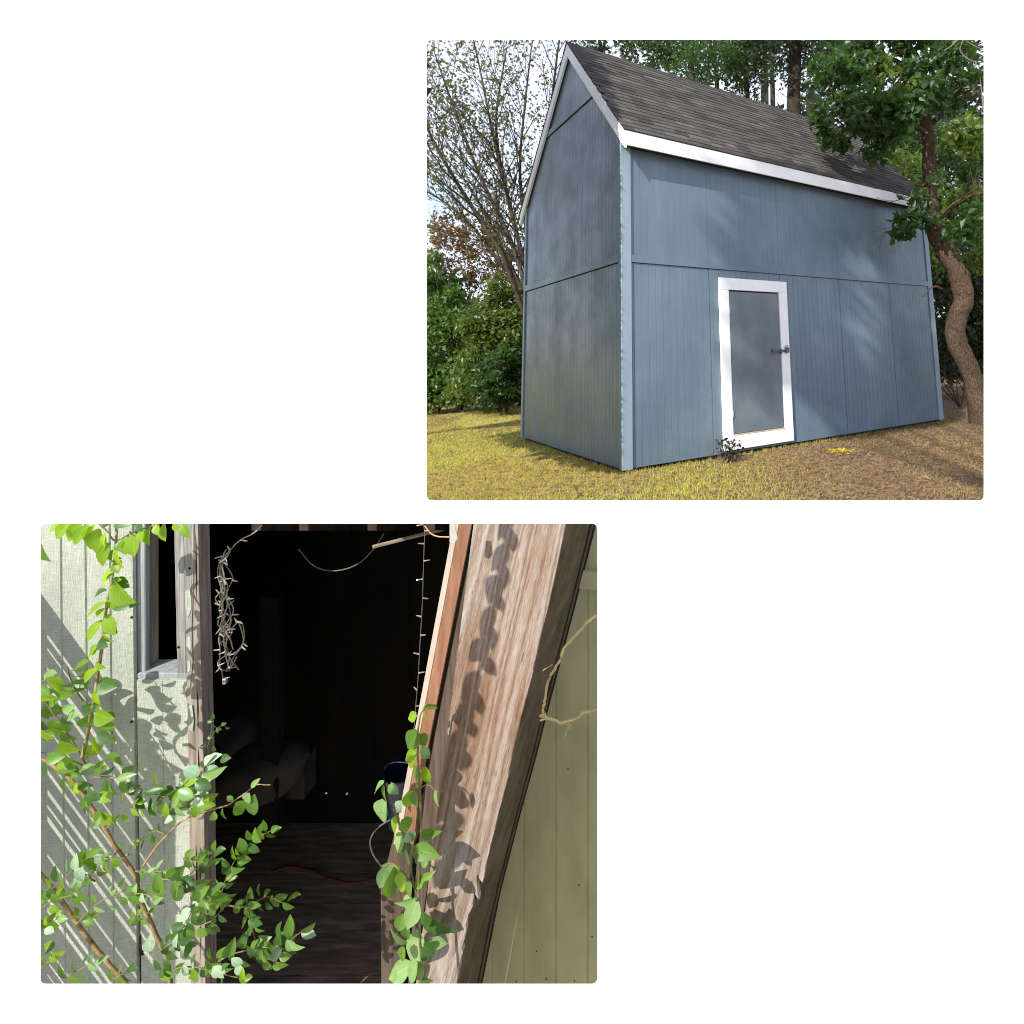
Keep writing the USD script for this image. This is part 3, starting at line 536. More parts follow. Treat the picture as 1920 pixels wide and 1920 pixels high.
# ------------------------------------------------------------------ grass, litter and small things on the ground
def blades(P, h, wd, lean=0.5):
    n = len(P); h = h * (0.5 + rng.random(n)); a = rng.uniform(0, 2 * np.pi, n)
    D = np.stack([np.cos(a), np.sin(a), 0 * a], 1); Sd = np.stack([-np.sin(a), np.cos(a), 0 * a], 1)
    b = rng.uniform(0, 2 * np.pi, n); Ln = np.stack([np.cos(b), np.sin(b), 0 * b], 1) * (lean * rng.random(n))[:, None]
    m = P + (np.array([0, 0, 0.6]) + Ln * 0.35) * h[:, None]; t = P + (np.array([0, 0, 0.9]) + Ln) * h[:, None]; s = Sd * wd
    V = np.stack([P - s, P + s, m + s * 0.7, m - s * 0.7, t], 1).reshape(-1, 3); k = np.arange(n)[:, None] * 5
    return V, np.concatenate([k + [0, 1, 2], k + [0, 2, 3], k + [3, 2, 4]], 1).reshape(-1, 3)
def in_shed(P):
    c, s = math.cos(SHED_YAW), math.sin(SHED_YAW); dx, dy = P[:, 0] - SHED_LOC[0], P[:, 1] - SHED_LOC[1]
    x, y = c * dx + s * dy, -s * dx + c * dy
    return (x > 0.0) & (x < L) & (y > 0.0) & (y < W)
def scatter(n, x0, x1, y0, y1):
    u = rng.random(n); y = y0 * (y1 / y0) ** u; x = x0 + (x1 - x0) * rng.random(n)
    x = x * (0.55 + 0.45 * y / y1)
    P = np.stack([x, y, ground_z(x, y)], 1); return P[~in_shed(P)]
def litterness(P):
    return np.clip((P[:, 0] + 3.2 * meshkit.noise(np.stack([P[:, 0] * .55, P[:, 1] * .55, 0 * P[:, 0]], -1), 2) + 0.9) / 4.2, 0, 1)
P = scatter(150000, -9.5, 7.0, 5.0, 15.5); lt = litterness(P)
cl = meshkit.noise(P * [1.1, 1.1, 0], 21)
g1 = P[(rng.random(len(P)) > 0.22 + 0.66 * lt) & (cl > 0.26)]
P = scatter(60000, -8.0, 12.0, 5.0, 16.0); P = P[rng.random(len(P)) < 0.1 + 0.9 * litterness(P)]; P[:, 2] += 0.008
v0, f0 = blades(P, 0.05, 0.0034, 3.0); v0[:, 2] = np.minimum(v0[:, 2], np.repeat(P[:, 2], 5) + 0.02)
obj('pine_straw', (v0, f0), leafy('pale_straw', (0.22, 0.14, 0.065), (0.80, 0.66, 0.40), 0.1, 0.8, island=True, spec=0.2), kind='stuff', label='pale straw strewn over the bare ground on the right', cat='straw')
obj('dry_grass', blades(g1, 0.036, 0.0032, 1.5), grass_mat, kind='stuff', label='short dry yellow grass on the sunlit lawn', cat='grass')
P = scatter(110000, -9.5, 5.0, 5.0, 15.5); lt = litterness(P); cl = meshkit.noise(P * [0.8, 0.8, 0], 4)
g2 = P[(rng.random(len(P)) > 0.18 + 1.0 * lt) & (cl > 0.42)]
obj('green_grass', blades(g2, 0.036, 0.0034, 1.3), grass_green, kind='stuff', label='yellow green living grass in patches on the left lawn', cat='grass')
P = scatter(60000, -8.0, 12.0, 5.0, 17.0); lt = litterness(P); P = P[rng.random(len(P)) < 0.30 + 0.70 * lt]
P[:, 2] += 0.012 * rng.random(len(P))
big = P[::40] + [0, 0, 0.006]
obj('fallen_leaves', quad_leaves(big, 0.075, up=1.6, aspect=0.5), leafy('fallen_leaf', (0.16, 0.095, 0.045), (0.70, 0.56, 0.36), 0.1, 0.7, island=True), kind='stuff', label='larger curled fallen leaves lying over the lawn and bare ground', cat='fallen leaves')
obj('leaf_litter', quad_leaves(P, 0.055, up=2.2, aspect=0.35), straw_mat, kind='stuff', label='fallen brown leaves and straw scattered before the shed', cat='leaf litter')
# yellow leaf pile
o = on_ground(1574, 849); yp = thing('yellow_leaf_patch', 'small bright yellow patch of leaves lying before the long wall', 'leaves', o)
P = np.stack([rng.normal(0, 0.075, 130), rng.normal(0, 0.075, 130), 0.015 + 0.02 * rng.random(130)], 1)
obj('fallen_leaves', quad_leaves(P, 0.04, up=3.0), leafy('yellow_leaf', (0.45, 0.33, 0.02), (0.62, 0.5, 0.05), 0.2, island=True), yp)
# dead weed under the door
o = on_ground(1370, 866); wd_ = thing('dead_weed', 'dark dried weed growing at the foot of the white door frame', 'weed', o)
ms = []
for _ in range(26):
    a = rng.uniform(0, 6.28); h = 0.12 + 0.22 * rng.random(); b = np.array([rng.normal(0, .05), rng.normal(0, .02), 0]); e = b + [0.12 * math.cos(a), 0.05 * math.sin(a), h]
    ms.append(tube([b, (b + e) / 2 + [0, 0, .03], e], [0.004, 0.003, 0.0015], 4))
obj('stalks', cat_(ms), bark_dark, wd_)
P = np.stack([rng.normal(0, .09, 70), rng.normal(-.01, .03, 70), 0.05 + .2 * rng.random(70)], 1); obj('withered_leaves', quad_leaves(P, 0.06), bark_dark, wd_)
# grass tufts along the shed's foot
P = np.vstack([shed_pt(rng.uniform(0, L, 900), rng.normal(-0.05, 0.02, 900), np.zeros(900)), shed_pt(rng.normal(-0.05, 0.02, 600), rng.uniform(0, W, 600), np.zeros(600))])
obj('edge_grass', blades(P, 0.045, 0.003, 1.2), grass_mat, kind='stuff', label='dry grass tufts along the foot of the blue shed', cat='grass')

# ================================================================== the old shed doorway, in a frame square to its front wall
BAS = np.array([RIGHT, FWD, UP])
D2 = 2.4                                                  # the front wall's distance
def lp(px, py, d=D2):
    d = np.asarray(d, float); return np.stack([(np.asarray(px) - PX) / FPX * d, d + 0 * np.asarray(px), -(np.asarray(py) - PY) / FPX * d], -1)
def lthing(name, label, cat, o=(0, 0, 0), group=None):
    o = np.asarray(o, float); return thing(name, label, cat, EYE + o @ BAS, basis=BAS, group=group)
def plate(poly, d, th, o=(0, 0, 0), refine=0.0):
    "outline (photo px) at depth d (number or function of px, py), th metres thick away from the viewer"
    cs = m3.CrossSection([np.asarray(poly, float)], m3.FillRule.NonZero); m = cs.extrude(1.0)
    if refine: m = m.refine_to_length(refine)
    mm = m.to_mesh(); v = np.array(mm.vert_properties[:, :3]); f = np.array(mm.tri_verts)
    dd = np.array([d(a, b) for a, b in v[:, :2]]) if callable(d) else np.full(len(v), float(d))
    p = lp(v[:, 0], v[:, 1], dd); p[:, 1] += v[:, 2] * th
    return p - np.asarray(o), f
def lbox(x0, x1, y0, y1, d, th, o=(0, 0, 0), c=0.003):
    a, b = lp(x0, y1, d), lp(x1, y0, d); m = rbox(a[0], b[0], d, d + th, a[2], b[2], c); m.apply_translation(-np.asarray(o)); return m

pale_siding = mottled('old_white_siding', [(0.3, (0.36, 0.39, 0.33)), (0.55, (0.46, 0.49, 0.41)), (0.75, (0.54, 0.56, 0.475))], scale=(2, 1, 0.6), nscale=3, detail=6, rough=0.85, spec=0.2, bump=0.9, bscale=(85, 30, 7), bdist=0.012, second=((7, 7, 60), 3.0, 0.74, 1.10))
olive_siding = mottled('old_green_siding', [(0.3, (0.37, 0.36, 0.18)), (0.7, (0.455, 0.44, 0.24))], scale=(2, 1, 0.6), nscale=3, detail=6, rough=0.8, spec=0.2, bump=0.3, bscale=(40, 40, 4), bdist=0.002, second=((3, 3, 1.1), 2.2, 0.80, 1.05))
grey_wood = mottled('grey_weathered_wood', [(0.28, (0.11, 0.105, 0.10)), (0.5, (0.22, 0.212, 0.205)), (0.72, (0.36, 0.35, 0.34))], scale=(30, 30, 1.6), nscale=2.4, detail=8, rough=0.9, bump=0.7, bscale=(60, 60, 2), bdist=0.004, spec=0.1, distortion=0.3)
blue_grey_wood = mottled('blue_grey_wood', [(0.28, (0.14, 0.16, 0.17)), (0.72, (0.34, 0.36, 0.37))], scale=(30, 30, 1.6), nscale=2.4, detail=8, rough=0.9, bump=0.6, bscale=(60, 60, 2), bdist=0.003, spec=0.1)
tan_wood = mottled('tan_wood', [(0.28, (0.12, 0.098, 0.08)), (0.5, (0.225, 0.188, 0.155)), (0.72, (0.34, 0.295, 0.255))], scale=(26, 26, 1.3), nscale=2.4, detail=8, rough=0.85, bump=0.6, bscale=(60, 60, 2), bdist=0.003, spec=0.15, distortion=0.4)
brown_wood = mottled('reddish_wood', [(0.3, (0.15, 0.07, 0.04)), (0.7, (0.27, 0.14, 0.085))], scale=(26, 26, 1.3), nscale=2.4, detail=7, rough=0.85, bump=0.4, bdist=0.003, spec=0.15)
LEAN = math.atan2(0.2, 1.0)
def plank_look():
    nd = {'tc': ('texture_coordinate', {}), 'rot': ('mapping', {'rotation': (0, -LEAN, 0)}), 'w0': ('mapping', {'scale': (9.0, 1.0, 0.42)}),
          'wn': ('noise_texture', {'scale': 1.0, 'detail': 2, 'roughness': 0.4}),
          'bands': ('math', {'math_type': 'multiply', 'value2': 15.0}), 'fr': ('math', {'math_type': 'pingpong', 'value2': 0.5}), 'fr2': ('math', {'math_type': 'multiply', 'value2': 2.0}),
          'mp': ('mapping', {'scale': (120, 120, 1.0)}), 'n': ('noise_texture', {'scale': 2.0, 'detail': 6, 'roughness': 0.65}),
          'add': ('mix_float', {'fac': 0.74}), 'r': ('rgb_ramp', {'ramp': [(0.30, (0.145, 0.096, 0.064)), (0.43, (0.20, 0.152, 0.114)), (0.54, (0.248, 0.208, 0.172)), (0.68, (0.312, 0.286, 0.262))]}),
          'mb': ('mapping', {'scale': (3, 3, 0.7)}), 'nb': ('noise_texture', {'scale': 1.6, 'detail': 4}), 'rb': ('rgb_ramp', {'ramp': [(0.38, (0.92, 0.74, 0.64)), (0.6, (1.1, 1.1, 1.12))]}),
          'mx': ('mix_color', {'blend_type': 'multiply', 'fac': 1.0, 'use_clamp': False}), 'cm': ('mapping', {'scale': (46, 46, 0.8)}), 'cn': ('noise_texture', {'scale': 3.0, 'detail': 3, 'roughness': 0.7}), 'cr': ('rgb_ramp', {'ramp': [(0.30, (0.50, 0.42, 0.38)), (0.37, (1, 1, 1))]}), 'mx2': ('mix_color', {'blend_type': 'multiply', 'fac': 1.0}), 'b': ('bump', {'strength': 0.8, 'distance': 0.004}), 'p': ('principled_bsdf', {'roughness': 0.85, 'specular_ior_level': 0.15})}
    ln = [('tc.object', 'rot.vector'), ('rot.vector', 'w0.vector'), ('w0.vector', 'wn.vector'), ('wn.fac', 'bands.value1'), ('bands.value', 'fr.value1'), ('fr.value', 'fr2.value1'),
          ('rot.vector', 'mp.vector'), ('mp.vector', 'n.vector'), ('fr2.value', 'add.a'), ('n.fac', 'add.b'), ('add.result', 'r.fac'), ('rot.vector', 'mb.vector'), ('mb.vector', 'nb.vector'), ('nb.fac', 'rb.fac'),
          ('r.color', 'mx.a'), ('rb.color', 'mx.b'), ('rot.vector', 'cm.vector'), ('cm.vector', 'cn.vector'), ('cn.fac', 'cr.fac'), ('mx.result', 'mx2.a'), ('cr.color', 'mx2.b'), ('mx2.result', 'p.base_color'), ('add.result', 'b.height'), ('b.normal', 'p.normal')]
    return look('weathered_plank', nd, ln, 'p.BSDF')
plank_mat = plank_look()
mossy = mottled('mossy_shaded_edge', [(0.3, (0.045, 0.034, 0.017)), (0.5, (0.080, 0.062, 0.034)), (0.75, (0.125, 0.10, 0.058))], scale=(6, 2, 2), nscale=4, detail=7, rough=0.9, bump=0.5, bdist=0.004, spec=0.1, rot=(0, -LEAN, 0), second=((4, 2, 40), 2.0, 0.8, 1.08))  # moss tone darkened further, holding the shade of the board's side
black_gap = plain('dark_gap', (0.012, 0.010, 0.008), 0.9, spec=0.1)
room_dark = mottled('room_shade_boards', [(0.3, (0.007, 0.0065, 0.006)), (0.7, (0.014, 0.0125, 0.011))], scale=(1, 1, 0.3), nscale=5, rough=0.95, spec=0.05)  # near-black colour puts the unlit room's shade into the boards
rafter_dark = mottled('dark_rafter', [(0.3, (0.03, 0.019, 0.014)), (0.7, (0.06, 0.04, 0.03))], scale=(8, 8, 8), nscale=3, rough=0.95, spec=0.05)
floor_look = mottled('dark_floor_boards', [(0.3, (0.085, 0.062, 0.045)), (0.5, (0.17, 0.128, 0.096)), (0.7, (0.30, 0.235, 0.18))], scale=(1.6, 17, 1), nscale=2.4, detail=7, rough=0.9, spec=0.1)

TOP = 958.0                                               # the front wall ends a little above what the photograph shows
o = lp(300, 1900)
old = lthing('old_shed', 'old shed front with pale grooved siding and an open dark doorway', 'shed', o)
PITCHP = 46.0
def panel_px(x0, x1, y0, y1, d, groove0, pitch, lean=0.0, th=0.014, gw=4.2, gd=0.006):
    """grooved siding sheet between photo columns at depth d"""
    g = [groove0 + k * pitch for k in range(-80, 80) if x0 + gw < groove0 + k * pitch < x1 - gw]
    prof = [(x0, 0)]
    for c in g: prof += [(c - gw / 2, 0), (c - gw / 3, gd), (c + gw / 3, gd), (c + gw / 2, 0)]
    prof.append((x1, 0)); V, F = [], []
    rows = np.linspace(y0, y1, 2)
    for x, e in prof:
        for dd in (e, th):
            for y in rows:
                q = lp(x - lean * (y - 1400), y, d); q[1] = d + dd; V.append(q)
    n = len(prof)
    for k in range(n - 1):
        a, b = 4 * k, 4 * k + 4
        F += [(a, b, b + 1), (a, b + 1, a + 1), (b + 2, a + 2, a + 3), (b + 2, a + 3, b + 3), (a, a + 2, b + 2), (a, b + 2, b), (a + 1, b + 1, b + 3), (a + 1, b + 3, a + 3)]
    e = 4 * (n - 1); F += [(0, 1, 3), (0, 3, 2), (e, e + 2, e + 3), (e, e + 3, e + 1)]
    return np.array(V) - o, np.array(F)
obj('siding_panel', panel_px(-330, 252, 700, 2050, D2, 118, PITCHP, lean=-0.010), pale_siding, old, label='wide pale siding panel left of the slot')
# narrow panel under the slot, its right edge rotten and ragged
edge = [(358, 1275), (350, 1290), (348, 1302), (356, 1312), (361, 1330), (356, 1345), (352, 1362), (357, 1385), (360, 1410), (356, 1432), (361, 1460), (358, 1490), (362, 1530), (358, 1562), (356, 1575), (360, 1590), (358, 1640), (362, 1700), (361, 1780), (364, 1850), (366, 2040)]
obj('siding_panel', plate([(256.5, 1275)] + edge + [(268, 2040)], D2 + 0.001, 0.012, o), pale_siding, old, label='narrow pale panel with rotten right edge below the slot')
for k, (gx) in enumerate((303,)):
    obj('panel_groove', plate([(gx - 1, 1277), (gx + 1, 1277), (gx + 9, 2040), (gx + 7, 2040)], D2 - 0.0006, 0.001, o), pale_siding, old)
# slot framing
obj('slot_stud', lbox(253, 272, 700, 1268, D2 + 0.020, 0.022, o), blue_grey_wood, old, label='blue grey stud on the left of the slot')
obj('slot_stud', lbox(247, 254, 700, 1268, D2 + 0.016, 0.020, o, 0.001), grey_wood, old)
obj('slot_stud', plate([(320, 700), (338, 700), (349, 1275), (333, 1275)], D2 + 0.012, 0.06, o), grey_wood, old, label='grey purple stud on the right of the slot')
obj('slot_sill', lbox(256, 352, 1262.5, 1273, D2 + 0.010, 0.09, o), blue_grey_wood, old, label='grey sill at the bottom of the slot')
obj('slot_brace', lbox(268, 277, 700, 1268, D2 + 0.044, 0.05, o, 0.002), tan_wood, old)
# door post of split grey wood
post = [(342, 700), (369, 700), (371, 985), (373, 1100), (376, 1190), (378, 1300), (382, 1450), (383, 1560), (384, 1700), (385, 1850), (386, 2050), (358, 2050), (357, 1700), (354, 1450), (350, 1270), (346, 1100)]
pst = obj('door_post', plate(post, D2 - 0.012, 0.055, o), tan_wood, old, label='split grey brown post at the left of the doorway')
obj('post_face', plate([(342, 700), (360, 700), (363, 985), (362, 1100), (359, 1180), (361, 1240), (356, 1290), (352, 1270), (346, 1100)], D2 - 0.0155, 0.003, o), grey_wood, pst)
obj('flaking_paint', cat_([plate(pl, D2 - 0.0172, 0.0016, o) for pl in ([(350, 1195), (357, 1193), (358, 1215), (353, 1226), (349, 1212)], [(352, 1325), (360, 1322), (363, 1350), (361, 1372), (355, 1368), (353, 1348)], [(347, 1108), (357, 1104), (359, 1140), (352, 1158), (347, 1136)], [(351, 1240), (356, 1238), (357, 1256), (352, 1262)])]), pale_siding, pst)
for x, y0, y1 in ((366, 1000, 1130), (371, 1400, 1520), (367, 1585, 1700), (374, 1620, 1800), (369, 1290, 1370)):
    obj('crack', plate([(x, y0), (x + 2.2, y0 + 20), (x + 3.5, (y0 + y1) / 2), (x + 2, y1), (x + .6, (y0 + y1) / 2)], D2 - 0.0128, 0.001, o), black_gap, pst)
obj('nail_head', cat_([plate([(x + 2.2 * math.cos(a), y + 2.2 * math.sin(a)) for a in np.linspace(0, 6.28, 7)[:-1]], d, 0.003, o) for x, y, d in ((246, 1158, D2 - 0.003), (246, 1354, D2 - 0.003), (334, 1214, D2 + .009), (361, 1766, D2 - .004), (363, 1770, D2 - .004), (265, 1785, D2 - .003), (355, 1066, D2 - 0.018))]), black_gap, old)
obj('stain', plate([(262, 1752), (264, 1752), (265, 1785), (270, 1790), (264, 1793), (260, 1780)], D2 - 0.0012, 0.001, o), black_gap, old)
# right door jamb, its shade put into dark wood, and the wall right of the leaning board
obj('right_jamb', plate([(872, 958), (905, 958), (775, 1840), (760, 2050), (716, 2050), (714, 1667), (745, 1540)], D2 - 0.005, 0.09, o), mottled('shaded_jamb_wood', [(0.3, (0.05, 0.036, 0.027)), (0.7, (0.12, 0.09, 0.068))], scale=(26, 26, 1.3), nscale=2.4, detail=7, rough=0.9, bump=0.4, bdist=0.003, spec=0.1), old, label='dark brown jamb at the right of the doorway')
obj('siding_panel', panel_px(892, 1180, TOP, 2050, D2, 1042, 60.0, lean=0.0, gw=3.0, gd=0.004), olive_siding, old, label='olive green shaded siding right of the leaning board')
obj('wall_trim', plate([(1040, 1066), (1180, 1078), (1180, 1112), (1040, 1100)], D2 - 0.016, 0.0155, o), mottled('yellowed_trim', [(0.3, (0.36, 0.33, 0.19)), (0.7, (0.46, 0.42, 0.26))], nscale=12, rough=0.8), old, label='yellowed horizontal trim strip near the upper right corner')
obj('nail_head', cat_([plate([(x + 1.3 * math.cos(a), y + 1.3 * math.sin(a)) for a in np.linspace(0, 6.28, 7)[:-1]], D2 - 0.002, 0.0015, o) for x, y in ((1065, 1442), (1086, 1660), (1006, 1784), (1024, 1836), (1077, 1840), (968, 1841), (1110, 1757))]), black_gap, old)
# room behind
RB = 4.0
FH = 3.95
def rb(x0, x1, y0, y1, z0, z1): 
    m = box(x0, x1, y0, y1, z0, z1); m.apply_translation(-o); return m
xl, xr = -3.6, -0.62
nb = 12
for k in range(nb):
    a = xl + (xr - xl) * k / nb; b = xl + (xr - xl) * (k + 1) / nb
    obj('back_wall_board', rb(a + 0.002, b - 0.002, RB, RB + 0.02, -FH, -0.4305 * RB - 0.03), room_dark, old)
nf = 9
for k in range(nf):
    a = 2.42 + (RB + 0.03 - 2.42) * k / nf; b = 2.42 + (RB + 0.03 - 2.42) * (k + 1) / nf
    obj('floor_board', rb(xl, xr, a + 0.002, b - 0.002, -FH - 0.025, -FH + 0.002 * rng.random()), floor_look, old)
def slopeplane(x0, x1, y0, y1, k, th):
    V = [(x, y, -k * y + t) for x in (x0, x1) for y in (y0, y1) for t in (0, th)]; return trimesh.convex.convex_hull(np.array(V) - o)
kk = (TOP - PY) / FPX
for xa in (xl - 0.03, xr):
    V = [(x, y, z) for x in (xa, xa + 0.03) for y in (2.402, RB + 0.02) for z in (-FH - 0.02, -0.4300 * y)]
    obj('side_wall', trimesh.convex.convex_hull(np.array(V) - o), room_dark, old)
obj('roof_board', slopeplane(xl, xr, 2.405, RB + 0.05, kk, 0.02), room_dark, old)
for px in (470, 560, 690, 800):
    x = (px - PX) / FPX * D2; obj('rafter', slopeplane(x - 0.02, x + 0.02, 2.43, RB, kk + 0.035, 0.09), rafter_dark, old)
obj('purlin', tube([lp(860, 985, 2.62) - o, lp(700, 1025, 2.62) - o], 0.009, 6), mottled('old_lath', [(0.3, (0.12, 0.095, 0.06)), (0.7, (0.2, 0.16, 0.1))], nscale=10), old)
obj('inner_post', lbox(486, 520, 1120, 1560, 3.1, 0.05, o), room_dark, old)

# things inside the dark doorway, most base colours darkened to hold its shade
def lumpy(c, r, seed):
    m = trimesh.creation.icosphere(3); n = m.vertices; k = 0.75 + 0.5 * meshkit.noise(n * 1.6 + seed, seed); m.vertices = n * k[:, None] * np.asarray(r) + c; return m
o1 = lp(500, 1560, 3.2)
bag = lthing('cloth_bundle', 'dim grey bundle of cloth lying in the dark behind the doorway', 'bundle', o1)
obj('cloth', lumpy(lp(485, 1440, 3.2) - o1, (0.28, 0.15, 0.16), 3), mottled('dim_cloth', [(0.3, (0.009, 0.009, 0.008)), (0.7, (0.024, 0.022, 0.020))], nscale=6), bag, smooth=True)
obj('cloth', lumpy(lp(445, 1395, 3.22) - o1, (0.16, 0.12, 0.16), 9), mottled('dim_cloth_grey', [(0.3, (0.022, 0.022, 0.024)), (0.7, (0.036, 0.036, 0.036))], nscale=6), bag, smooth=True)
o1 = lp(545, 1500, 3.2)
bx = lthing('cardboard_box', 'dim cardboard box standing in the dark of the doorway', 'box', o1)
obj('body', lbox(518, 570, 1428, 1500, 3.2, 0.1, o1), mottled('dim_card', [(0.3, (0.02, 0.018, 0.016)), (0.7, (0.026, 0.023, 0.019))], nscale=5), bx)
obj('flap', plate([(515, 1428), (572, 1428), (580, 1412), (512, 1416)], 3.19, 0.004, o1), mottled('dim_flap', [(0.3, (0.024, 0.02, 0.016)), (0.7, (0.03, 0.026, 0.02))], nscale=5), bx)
o1 = lp(742, 1512, 2.95)
bk = lthing('blue_bucket', 'dark blue plastic bucket just behind the right edge of the doorway', 'bucket', o1)
c = np.zeros(3); prof = np.array([(0.0, -0.16), (0.075, -0.16), (0.095, 0.10), (0.102, 0.10), (0.102, 0.115), (0.092, 0.115), (0.072, -0.15), (0.0, -0.15)])
m = trimesh.creation.revolve(prof, sections=28); m.apply_translation([-0.01, 0.1, 0.0]); obj('pail', m, plain('navy_plastic', (0.006, 0.010, 0.024), 0.4), bk, smooth=40)
a = np.linspace(0, math.pi, 14); obj('handle', tube(np.stack([-0.01 + 0.1 * np.cos(a), 0.1 + 0 * a - 0.05 * np.sin(a), 0.10 + 0.10 * np.sin(a) * 0.9], 1), 0.003, 5), steel, bk)
for x, y in ((612, 1486), (651, 1487)):  # chrome balls made to give two small bright dots
    o1 = lp(x, y, 3.1); o1[1] = 3.43; o1 = lp(x, y, 3.425); kn = lthing('bright_knob', 'tiny chrome ball giving the %s of the two glints deep in the doorway' % ('left' if x < 630 else 'right'), 'knob', o1, group='two shiny balls deep in the doorway')
    m = trimesh.creation.icosphere(2, 0.010); obj('ball', m, plain('glint_chrome_%d' % x, (0.9, 0.9, 0.9), 0.08, 1.0), kn, smooth=True)
    obj('stem', tube([(0, 0.006, 0), (0, 0.026, 0)], 0.004, 6), steel, kn)
o1 = lp(560, 1620, 3.0); rc = lthing('red_cord', 'thin red cord lying on the floor of the dark doorway', 'cord', o1)
fl = [(505, 1640), (540, 1628), (580, 1634), (620, 1650), (660, 1658), (700, 1652), (730, 1640)]
def on_floor(px, py): k = FH / ((py - PY) / FPX); return lp(px, py, k) + [0, 0, 0.008]
obj('loop', tube(smoothline([on_floor(*q) - o1 for q in fl], 5), 0.006, 6), plain('red_rubber', (0.10, 0.02, 0.015), 0.6), rc)
o1 = lp(712, 1545, 2.5); bc = lthing('black_cable', 'thin grey cable hanging in a loop at the right of the doorway', 'cable', o1)
obj('loop', tube(smoothline([lp(*q, 2.46) - o1 for q in ((735, 1535), (715, 1547), (700, 1562), (694, 1580), (700, 1602), (714, 1622), (730, 1640))], 5), 0.0032, 6), plain('grey_cable', (0.09, 0.09, 0.10), 0.5), bc)
o1 = lp(640, 1060, 2.9); gc = lthing('slack_cable', 'thin slack cable drooping under the rafters inside the doorway', 'cable', o1)
obj('run', tube(smoothline([lp(*q, 2.8) - o1 for q in ((560, 1030), (590, 1062), (630, 1070), (670, 1058), (700, 1030), (720, 1000))], 5), 0.003, 5), plain('tan_cable', (0.10, 0.09, 0.06), 0.6), gc)

# light strings
wire_mat = plain('light_string_wire', (0.115, 0.095, 0.07), 0.5); bulb_mat = plain('light_string_bulb', (0.22, 0.20, 0.17), 0.2)
def bulb(p, d):
    d = np.asarray(d, float) / np.linalg.norm(d); P = [p, p + d * 0.008, p + d * 0.0085, p + d * 0.020, p + d * 0.026]
    return tube(P, [0.0032, 0.0032, 0.0024, 0.0024, 0.0004], 6)
o1 = lp(420, 1040, 2.33)
st = lthing('string_lights', 'bundle of brown mini string lights hanging in the doorway beside the post', 'string lights', o1)
r2 = np.random.default_rng(5)
lines = [[(492, 984), (476, 1000), (455, 1010), (440, 1022), (430, 1035)]]
for k in range(9):
    x0, x1 = 408 + 3 * r2.random() * 6, 408 + 26 * r2.random(); top, bot = 1024 + 18 * r2.random(), 1190 + 70 * r2.random()
    seg = [(425 + 4 * r2.normal(), top)]
    for y in np.linspace(top + 22, bot, 8): seg.append((416 + (y - 1040) / 220 * 14 + 9 * r2.normal() * (0.65 + (y - 1040) / 260), y))
    lines.append(seg)
lines += [[(432, 1180), (452, 1165), (458, 1200), (440, 1225), (425, 1228), (408, 1242), (416, 1256), (432, 1252), (444, 1232)], [(410, 1241), (416, 1258), (418, 1272), (419, 1280)], [(440, 1160), (450, 1172), (456, 1206), (436, 1236), (430, 1258)]]
for q in lines:
    P = smoothline([lp(x, y, 2.33 + 0.012 * r2.normal()) - o1 for x, y in q], 5); obj('wire', tube(P, 0.0021, 5), wire_mat, st)
    for k in range(3, len(P) - 1, 8): obj('bulb', bulb(P[k], [r2.choice([-1, 1]) * (0.6 + r2.random()), 0.6 * r2.normal(), 0.7 * r2.normal()]), bulb_mat, st)
obj('plug', lbox(416, 423, 1274, 1284, 2.325, 0.014, o1, 0.002), bulb_mat, st)
o1 = lp(795, 985, 2.36)
st2 = lthing('light_strand', 'single strand of mini lights hanging straight down beside the leaning board', 'string lights', o1)
P = smoothline([lp(*q, 2.36) - o1 for q in ((793, 975), (796, 1000), (794, 1060), (792, 1130), (788, 1200), (784, 1270), (779, 1330), (776, 1372))], 8); obj('wire', tube(P, 0.0017, 5), wire_mat, st2)
for k in range(3, len(P), 4): obj('bulb', bulb(P[k], [(-1 if k % 8 < 4 else 1), 0.3 * r2.normal(), 0.25 * r2.normal()]), bulb_mat, st2)
P = smoothline([lp(*q, 2.36) - o1 for q in ((796, 985), (808, 1000), (822, 1006), (842, 1007))], 5); obj('wire', tube(P, 0.0026, 5), tendril_look, st2)

# the leaning board: a 2x4 edge, a wide weathered face, a mossy brown side
def bd(px, py): return 1.90 - 0.14 * (py - 985) / 855
o1 = lp(820, 1900, 2.0)
lb = lthing('leaning_board', 'wide weathered reddish plank door leaning to the right across the doorway', 'board', o1)
fx = lambda y: np.interp(y, [950, 983, 1382, 1500, 1650, 1843, 2242], [892.4, 886, 808, 786, 771, 757, 730])
right = [(1066, 956), (1060, 983), (1042, 1070), (1024, 1152), (1008, 1215), (994, 1278), (974, 1354), (963, 1400), (952, 1456), (944, 1490), (930, 1541), (918, 1590), (907, 1640), (905, 1655), (899, 1647), (896, 1637), (893, 1645), (897, 1688), (889, 1672), (886, 1700), (878, 1715), (874, 1735), (871, 1760), (865, 1778), (868, 1786), (863, 1800), (860, 1822), (856, 1842), (846, 1890), (835, 1960), (770, 2240)]
dense = []
for (a, b), (c, d) in zip(right[:-1], right[1:]):
    nn = max(1, int(abs(d - b) / 7))
    for k in range(nn): t = k / nn; dense.append((a + (c - a) * t + (0.45 * r2.normal() if b > 1150 else 0.2 * r2.normal()), b + (d - b) * t))
dense.append(right[-1])
obj('plank_face', plate([(fx(956), 956)] + dense + [(fx(2240), 2240)], bd, 0.018, o1), plank_mat, lb)
sx0 = lambda y: 850 - 0.187 * (y - 983)
yst = np.arange(956, 1602, 19)
ysr = np.arange(956, 2242, 22)
